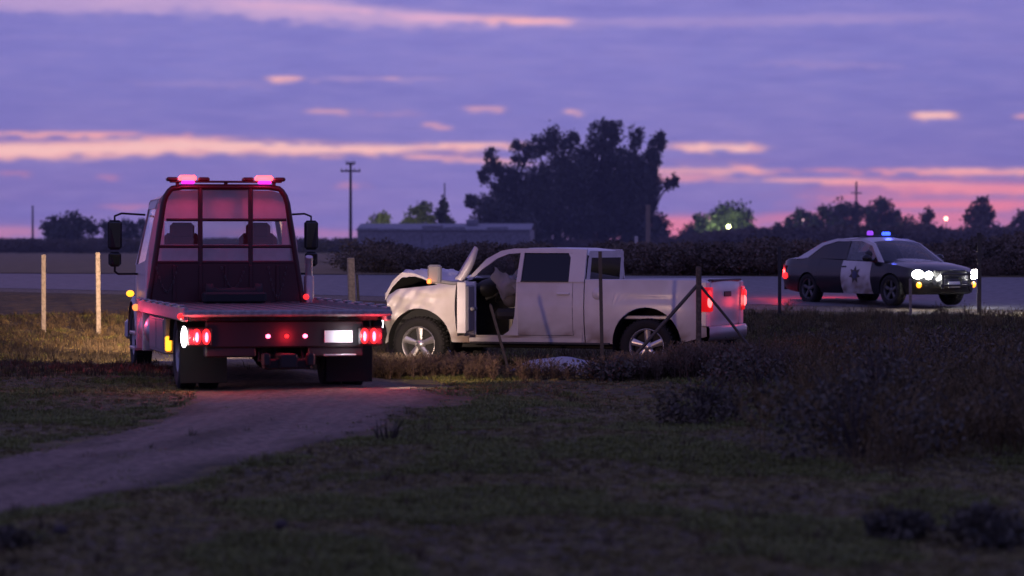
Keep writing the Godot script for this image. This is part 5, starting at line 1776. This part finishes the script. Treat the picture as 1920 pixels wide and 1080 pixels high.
	tree("round_tree", "large rounded dark tree on the horizon at far left", "trees along the far side of the fields", Vector3(-45.8, 0.98, -330.0), [[0.15, 2.96, 0.00, 2.09, 1.33, 1.88, 579], [-1.22, 2.52, 0.00, 1.60, 1.33, 1.44, 442], [1.53, 2.41, 0.00, 1.72, 1.45, 1.55, 520], [-0.40, 1.86, 0.00, 2.46, 1.21, 2.22, 619]], 0.38, 0.35, 31)
	tree("round_tree", "lower dark tree on the horizon just left of the tow truck's mirror", "trees along the far side of the fields", Vector3(-41.2, 0.98, -340.0), [[-1.54, 2.74, 0.00, 1.14, 1.00, 1.03, 236], [0.16, 2.46, 0.00, 1.65, 1.12, 1.49, 384], [2.03, 2.46, 0.00, 1.40, 1.25, 1.26, 361], [-0.69, 1.89, 0.00, 1.90, 1.00, 1.71, 394]], 0.38, 0.30, 32)
	tree("round_tree", "small dark tree beside the wooden pole right of the big clump", "trees along the far side of the fields", Vector3(17.5, 0.98, -380.0), [[0.33, 2.96, 0.00, 1.42, 1.53, 1.28, 369], [-0.30, 2.01, 0.00, 1.56, 1.25, 1.40, 332]], 0.42, 0.25, 41)
	tree("round_tree", "large rounded dark tree right behind the yellow yard lamp", "trees along the far side of the fields", Vector3(27.7, 0.98, -402.0), [[0.33, 4.62, 0.00, 2.70, 2.06, 2.43, 825], [-1.41, 4.09, 0.00, 1.95, 1.92, 1.76, 553], [1.67, 3.75, 0.00, 1.50, 1.92, 1.35, 426], [-0.20, 2.41, 0.00, 3.30, 1.92, 2.97, 937]], 0.45, 0.50, 42)
	tree("round_tree", "lower dark tree leaning on the left of the yard lamp's tree", "trees along the far side of the fields", Vector3(23.3, 0.98, -398.0), [[0.01, 3.72, 0.00, 1.04, 1.31, 0.94, 232], [-0.92, 2.59, 0.00, 1.93, 1.46, 1.74, 479], [1.07, 2.73, 0.00, 1.63, 1.75, 1.47, 486]], 0.42, 0.30, 43)
	tree("bushy_tree", "low uneven bush in the pink gap right of the yard lamp's tree", "trees along the far side of the fields", Vector3(31.0, 0.98, -390.0), [[0.16, 2.04, 0.00, 2.18, 1.00, 1.97, 371], [1.59, 2.56, 0.00, 1.02, 1.00, 0.92, 173], [-1.14, 1.72, 0.00, 1.75, 1.00, 1.57, 297]], 0.42, 0.20, 44)
	tree("round_tree", "dark tree around the small pink lamp left of the police car's roof", "trees along the far side of the fields", Vector3(36.6, 0.98, -405.0), [[-0.14, 4.45, 0.00, 1.36, 1.19, 1.22, 274], [0.67, 3.44, 0.00, 2.12, 1.49, 1.91, 534], [-1.15, 3.10, 0.00, 1.06, 1.34, 0.95, 240]], 0.42, 0.30, 45)
	tree("round_tree", "broad dark tree with a domed top directly above the police car's trunk", "trees along the far side of the fields", Vector3(40.6, 0.98, -398.0), [[0.50, 5.25, 0.00, 1.93, 1.61, 1.74, 459], [-1.49, 4.39, 0.00, 1.93, 1.61, 1.74, 459], [1.83, 4.72, 0.00, 1.34, 1.61, 1.20, 318], [-0.16, 3.06, 0.00, 3.42, 1.90, 3.08, 960]], 0.45, 0.45, 46)
	tree("round_tree", "dark tree right of the thin pole above the police car's roof", "trees along the far side of the fields", Vector3(46.6, 0.98, -404.0), [[-0.05, 5.45, 0.00, 1.96, 1.63, 1.76, 473], [-0.99, 4.44, 0.00, 2.11, 1.63, 1.90, 509], [1.30, 4.44, 0.00, 1.36, 1.48, 1.22, 297], [0.15, 2.89, 0.00, 2.71, 1.78, 2.44, 714]], 0.45, 0.40, 47)
	tree("small_tree", "small low tree between the two domed trees above the police car", "trees along the far side of the fields", Vector3(49.3, 0.98, -395.0), [[-0.59, 3.37, 0.00, 1.77, 1.16, 1.59, 348], [0.59, 2.58, 0.00, 1.77, 1.01, 1.59, 305]], 0.42, 0.20, 48)
	tree("small_tree", "small pointed tree just left of the pink street lamp", "trees along the far side of the fields", Vector3(52.6, 0.98, -400.0), [[-0.53, 4.60, 0.00, 0.67, 0.95, 0.60, 120], [-0.73, 3.40, 0.00, 1.34, 1.32, 1.21, 332], [0.74, 2.40, 0.00, 1.79, 0.88, 1.61, 295]], 0.40, 0.25, 49)
	tree("round_tree", "tall dark tree with a square top right of the pink street lamp", "trees along the far side of the fields", Vector3(57.8, 0.98, -397.0), [[0.38, 5.37, 0.00, 1.63, 1.46, 1.47, 351], [-0.42, 4.38, 0.00, 1.48, 1.46, 1.33, 319], [1.24, 4.58, 0.00, 1.04, 1.46, 0.93, 223], [0.51, 3.05, 0.00, 1.93, 1.75, 1.73, 498], [-1.28, 2.39, 0.00, 1.78, 1.16, 1.60, 306]], 0.45, 0.45, 50)
	tree("bushy_tree", "dark tree cut off by the right edge of the photograph", "trees along the far side of the fields", Vector3(62.6, 0.98, -392.0), [[-0.36, 3.35, 0.00, 1.32, 1.29, 1.19, 289], [1.14, 3.68, 0.00, 2.20, 1.87, 1.98, 697], [-1.15, 2.05, 0.00, 1.76, 1.01, 1.58, 300]], 0.42, 0.35, 51)
	# shrubs and weeds
	var shrubs := [[1.95, 33.0, 1.0, 0.55, "low dark shrub in the grass in front of the pickup's rear wheel", 0.4], [1.22, 42.8, 1.1, 0.42, "dark weedy bush in front of the pale sheet", 0.5],
		[2.95, 27.5, 1.9, 0.85, "widest dark shrub in the right half of the foreground", 0.1], [3.75, 33.0, 1.7, 0.9, "tall dark shrub behind the widest one", 0.2], [4.6, 38.5, 2.0, 0.95, "brownish dark shrub below the police car's door", 0.45],
		[5.9, 44.0, 2.2, 0.75, "dark shrub below the police car's hood", 0.4], [3.1, 40.0, 1.5, 0.7, "low dark shrub right of the corner post", 0.35], [6.0, 36.0, 2.2, 1.0, "dark shrub at the right edge of the rough grass", 0.15],
		[2.85, 19.4, 0.55, 0.27, "small black shrub at the lower right corner", 0.0], [2.42, 19.9, 0.45, 0.2, "smaller black shrub left of the one in the lower right corner", 0.0], [7.4, 52.0, 2.4, 0.6, "dark shrub under the right hand steel post", 0.5],
		[5.4, 55.0, 2.2, 0.4, "low brown shrub in front of the police car's rear wheel", 0.5], [4.9, 29.5, 1.6, 0.75, "dark shrub low at the right edge of the frame", 0.1], [-3.2, 19.6, 0.5, 0.16, "low black tuft at the lower left corner", 0.1]]
	for k in shrubs.size():
		var q: Array = shrubs[k]
		shrub(q[4], on_ground(q[0], q[1]), q[2], q[3], 200 + k, q[5])
	# a spiky weed on the edge of the track
	var sp := thing("spiky_weed", "spiky dry weed standing at the right edge of the dirt track", "weed", on_ground(-1.17, 30.2), 0.0)
	var wm := MeshInstance3D.new()
	wm.name = "blades"
	wm.mesh = clump_mesh(34, 0.30, 0.14, 0.007, 0.8, 51, Color(0.03, 0.025, 0.02), Color(0.09, 0.07, 0.05))
	wm.material_override = M.leaf
	sp.add_child(wm)
	for q in [[-2.87, 20.3, 0.05, "dark clod of earth in the lower left grass"], [-1.48, 20.5, 0.045, "dark clod of earth in the lower middle grass"]]:
		st = mb()
		ball(st, Vector3.ZERO, Vector3(q[2], q[2] * 0.8, q[2]), 6, 9)
		var cl := obj("earth_clod", st, M.bark)
		cl.position = on_ground(q[0], q[1], 0.03)
		tag(cl, q[3], "clod")

	var grass_kinds := [clump_mesh(12, 0.06, 0.11, 0.006, 1.3, 61, Color(0.11, 0.135, 0.028), Color(0.29, 0.31, 0.075)), clump_mesh(9, 0.035, 0.10, 0.007, 1.6, 62, Color(0.15, 0.14, 0.04), Color(0.32, 0.28, 0.10)), clump_mesh(12, 0.12, 0.08, 0.005, 0.8, 63, Color(0.05, 0.042, 0.018), Color(0.14, 0.105, 0.05))]
	var spots := [[], [], []]
	for k in 170000:
		d = 16.0 + 50.0 * pow(rng.randf(), 1.15)
		var x := rng.randf_range(-1, 1) * (d * 0.2 + 1.5)
		var off := absf(x - track_x(d)) / track_half(d)
		var n := patchy.get_noise_2d(x * 1.0, d * 0.55)
		var mid := off < 0.20 and d > 24.0 and d < 36.5 and patchy.get_noise_2d(x * 0.5 + 50.0, d * 0.4) > -0.15
		if off < 0.90 + 0.6 * n and not mid:
			if rng.randf() > 0.02:
				continue
		if not mid and rng.randf() > 0.80 + n * 0.9:
			continue
		if d > near_edge(x) - 2.0:
			continue
		var kind := 0 if n > 0.05 else 1
		if rng.randf() < 0.015 + (0.3 if d > 44.0 else 0.0):
			kind = 2
		var s := rng.randf_range(0.6, 1.35) * (0.8 + 0.5 * smoothstep(35.0, 55.0, d))
		var dim := rng.randf_range(0.6, 1.15)
		spots[kind].append([Transform3D(Basis(Vector3.UP, rng.randf() * TAU).scaled(Vector3(s, s * rng.randf_range(0.7, 1.3), s)), on_ground(x, d)), Color(dim, dim * rng.randf_range(0.92, 1.06), dim).lerp(Color(dim * 1.05, dim * 0.84, dim * 0.80), smoothstep(44.0, 50.0, d) * smoothstep(1.0, -3.0, x))])
	scatter("grass", grass_kinds[0], M.leaf, spots[0], "short dark green grass in patches over the rough ground", "grass")
	scatter("grass", grass_kinds[1], M.leaf, spots[1], "flat thin brownish grass between the green patches", "grass")
	scatter("grass", grass_kinds[2], M.leaf, spots[2], "taller dry grass stalks scattered among the short grass", "grass")
	# dry weeds round the pickup and over the right half
	var weeds := [weed_mesh(16, 0.55, 0.30, 71, Color(0.07, 0.05, 0.03), Color(0.20, 0.145, 0.09)), weed_mesh(18, 0.7, 0.45, 72, Color(0.09, 0.07, 0.026), Color(0.26, 0.185, 0.07))]
	spots = [[], []]
	for k in 1500:
		d = rng.randf_range(42.8, 46.0)
		var x := rng.randf_range(-2.1, 4.0)
		if d < 43.6 and x < -0.6:
			continue
		if Vector2(x - 0.62, (d - 44.9) * 0.6).length() < 0.95 or rng.randf() > 0.55 + patchy.get_noise_2d(x * 2.0, d):
			continue
		var s := rng.randf_range(0.45, 0.95) * (0.72 if x < 2.2 else 1.0)
		spots[0].append([Transform3D(Basis(Vector3.UP, rng.randf() * TAU).scaled(Vector3.ONE * s), on_ground(x, d)), Color.WHITE * rng.randf_range(0.6, 1.1)])
	for k in 5200:
		d = rng.randf_range(24.0, 67.0)
		var x := rng.randf_range(-1, 1) * (d * 0.2) + 0.5
		var edge := lerpf(0.05, 0.055, d / 60.0) * d + 0.5 + 0.6 * patchy.get_noise_2d(d, 3.0)
		var dense := smoothstep(edge, edge + 1.6, x) * smoothstep(24.0, 31.0, d)
		var left := 0.20 * smoothstep(52.0, 58.0, d) if x < -5.0 else 0.0
		if rng.randf() > maxf(dense * 0.9, left) or d > near_edge(x) - 2.5:
			continue
		var s := rng.randf_range(0.5, 1.15) * (0.6 if x < 0.0 else 1.0) * (1.0 - 0.48 * smoothstep(44.0, 58.0, d)) * 0.78
		spots[1].append([Transform3D(Basis(Vector3.UP, rng.randf() * TAU).scaled(Vector3.ONE * s), on_ground(x, d)), (Color.WHITE * rng.randf_range(0.5, 1.0)).lerp(Color(1.0, 0.85, 0.75), smoothstep(1.0, -4.0, x))])
	scatter("dry_weeds", weeds[0], M.leaf, spots[0], "tangled brown dry weeds in front of the pickup", "weeds")
	scatter("dark_weeds", weeds[1], M.leaf, spots[1], "dark tangled weeds covering the right half of the rough ground", "weeds")
	# scrub beyond the road
	var r2 := RandomNumberGenerator.new()
	r2.seed = 5
	st = mb()
	var lobes := []
	for k in 12:
		lobes.append([r2.randf_range(-0.5, 0.5), r2.randf_range(0.05, 0.75), r2.randf_range(-0.4, 0.4), 0.28, 0.24, 0.28, 75])
	leaves(st, lobes, 0.085, Color(0.07, 0.058, 0.042), Color(0.19, 0.145, 0.10), r2, -0.2)
	st.generate_normals()
	var bush: ArrayMesh = st.commit()
	spots = [[], []]
	for k in 1400:
		var x := rng.randf_range(-5.3, 26.0)
		d = near_edge(x) + 19.0 + rng.randf() * 22.0
		if rng.randf() > smoothstep(-5.4, -3.4, x):
			continue
		var s := rng.randf_range(0.4, 0.85) * (1.0 + 0.16 * smoothstep(2.0, 7.0, x)) * (0.95 + 0.8 * patchy.get_noise_2d(x * 0.9, 7.0))
		spots[0].append([Transform3D(Basis(Vector3.UP, rng.randf() * TAU).scaled(Vector3(s * 1.3, s, s * 1.3)), on_ground(x, d)), Color.WHITE * rng.randf_range(0.6, 1.1)])
	for k in 1500:
		d = rng.randf_range(290.0, 372.0)
		var x := rng.randf_range(-0.24, 0.24) * d
		if x > 0.0 and x < 16.0 and d < 330.0:
			continue
		var s := rng.randf_range(0.8, 1.65) * (1.0 + 0.7 * smoothstep(14.0, 26.0, x))
		spots[1].append([Transform3D(Basis(Vector3.UP, rng.randf() * TAU).scaled(Vector3(s * 2.4, s, s * 1.6)), on_ground(x, d)), Color.WHITE * rng.randf_range(0.6, 1.0)])
	scatter("roadside_scrub", bush, M.leaf, spots[0], "dark scrub growing along the far side of the road", "scrub")
	scatter("far_scrub", bush, M.leaf, spots[1], "dark belt of far scrub along the horizon", "scrub")
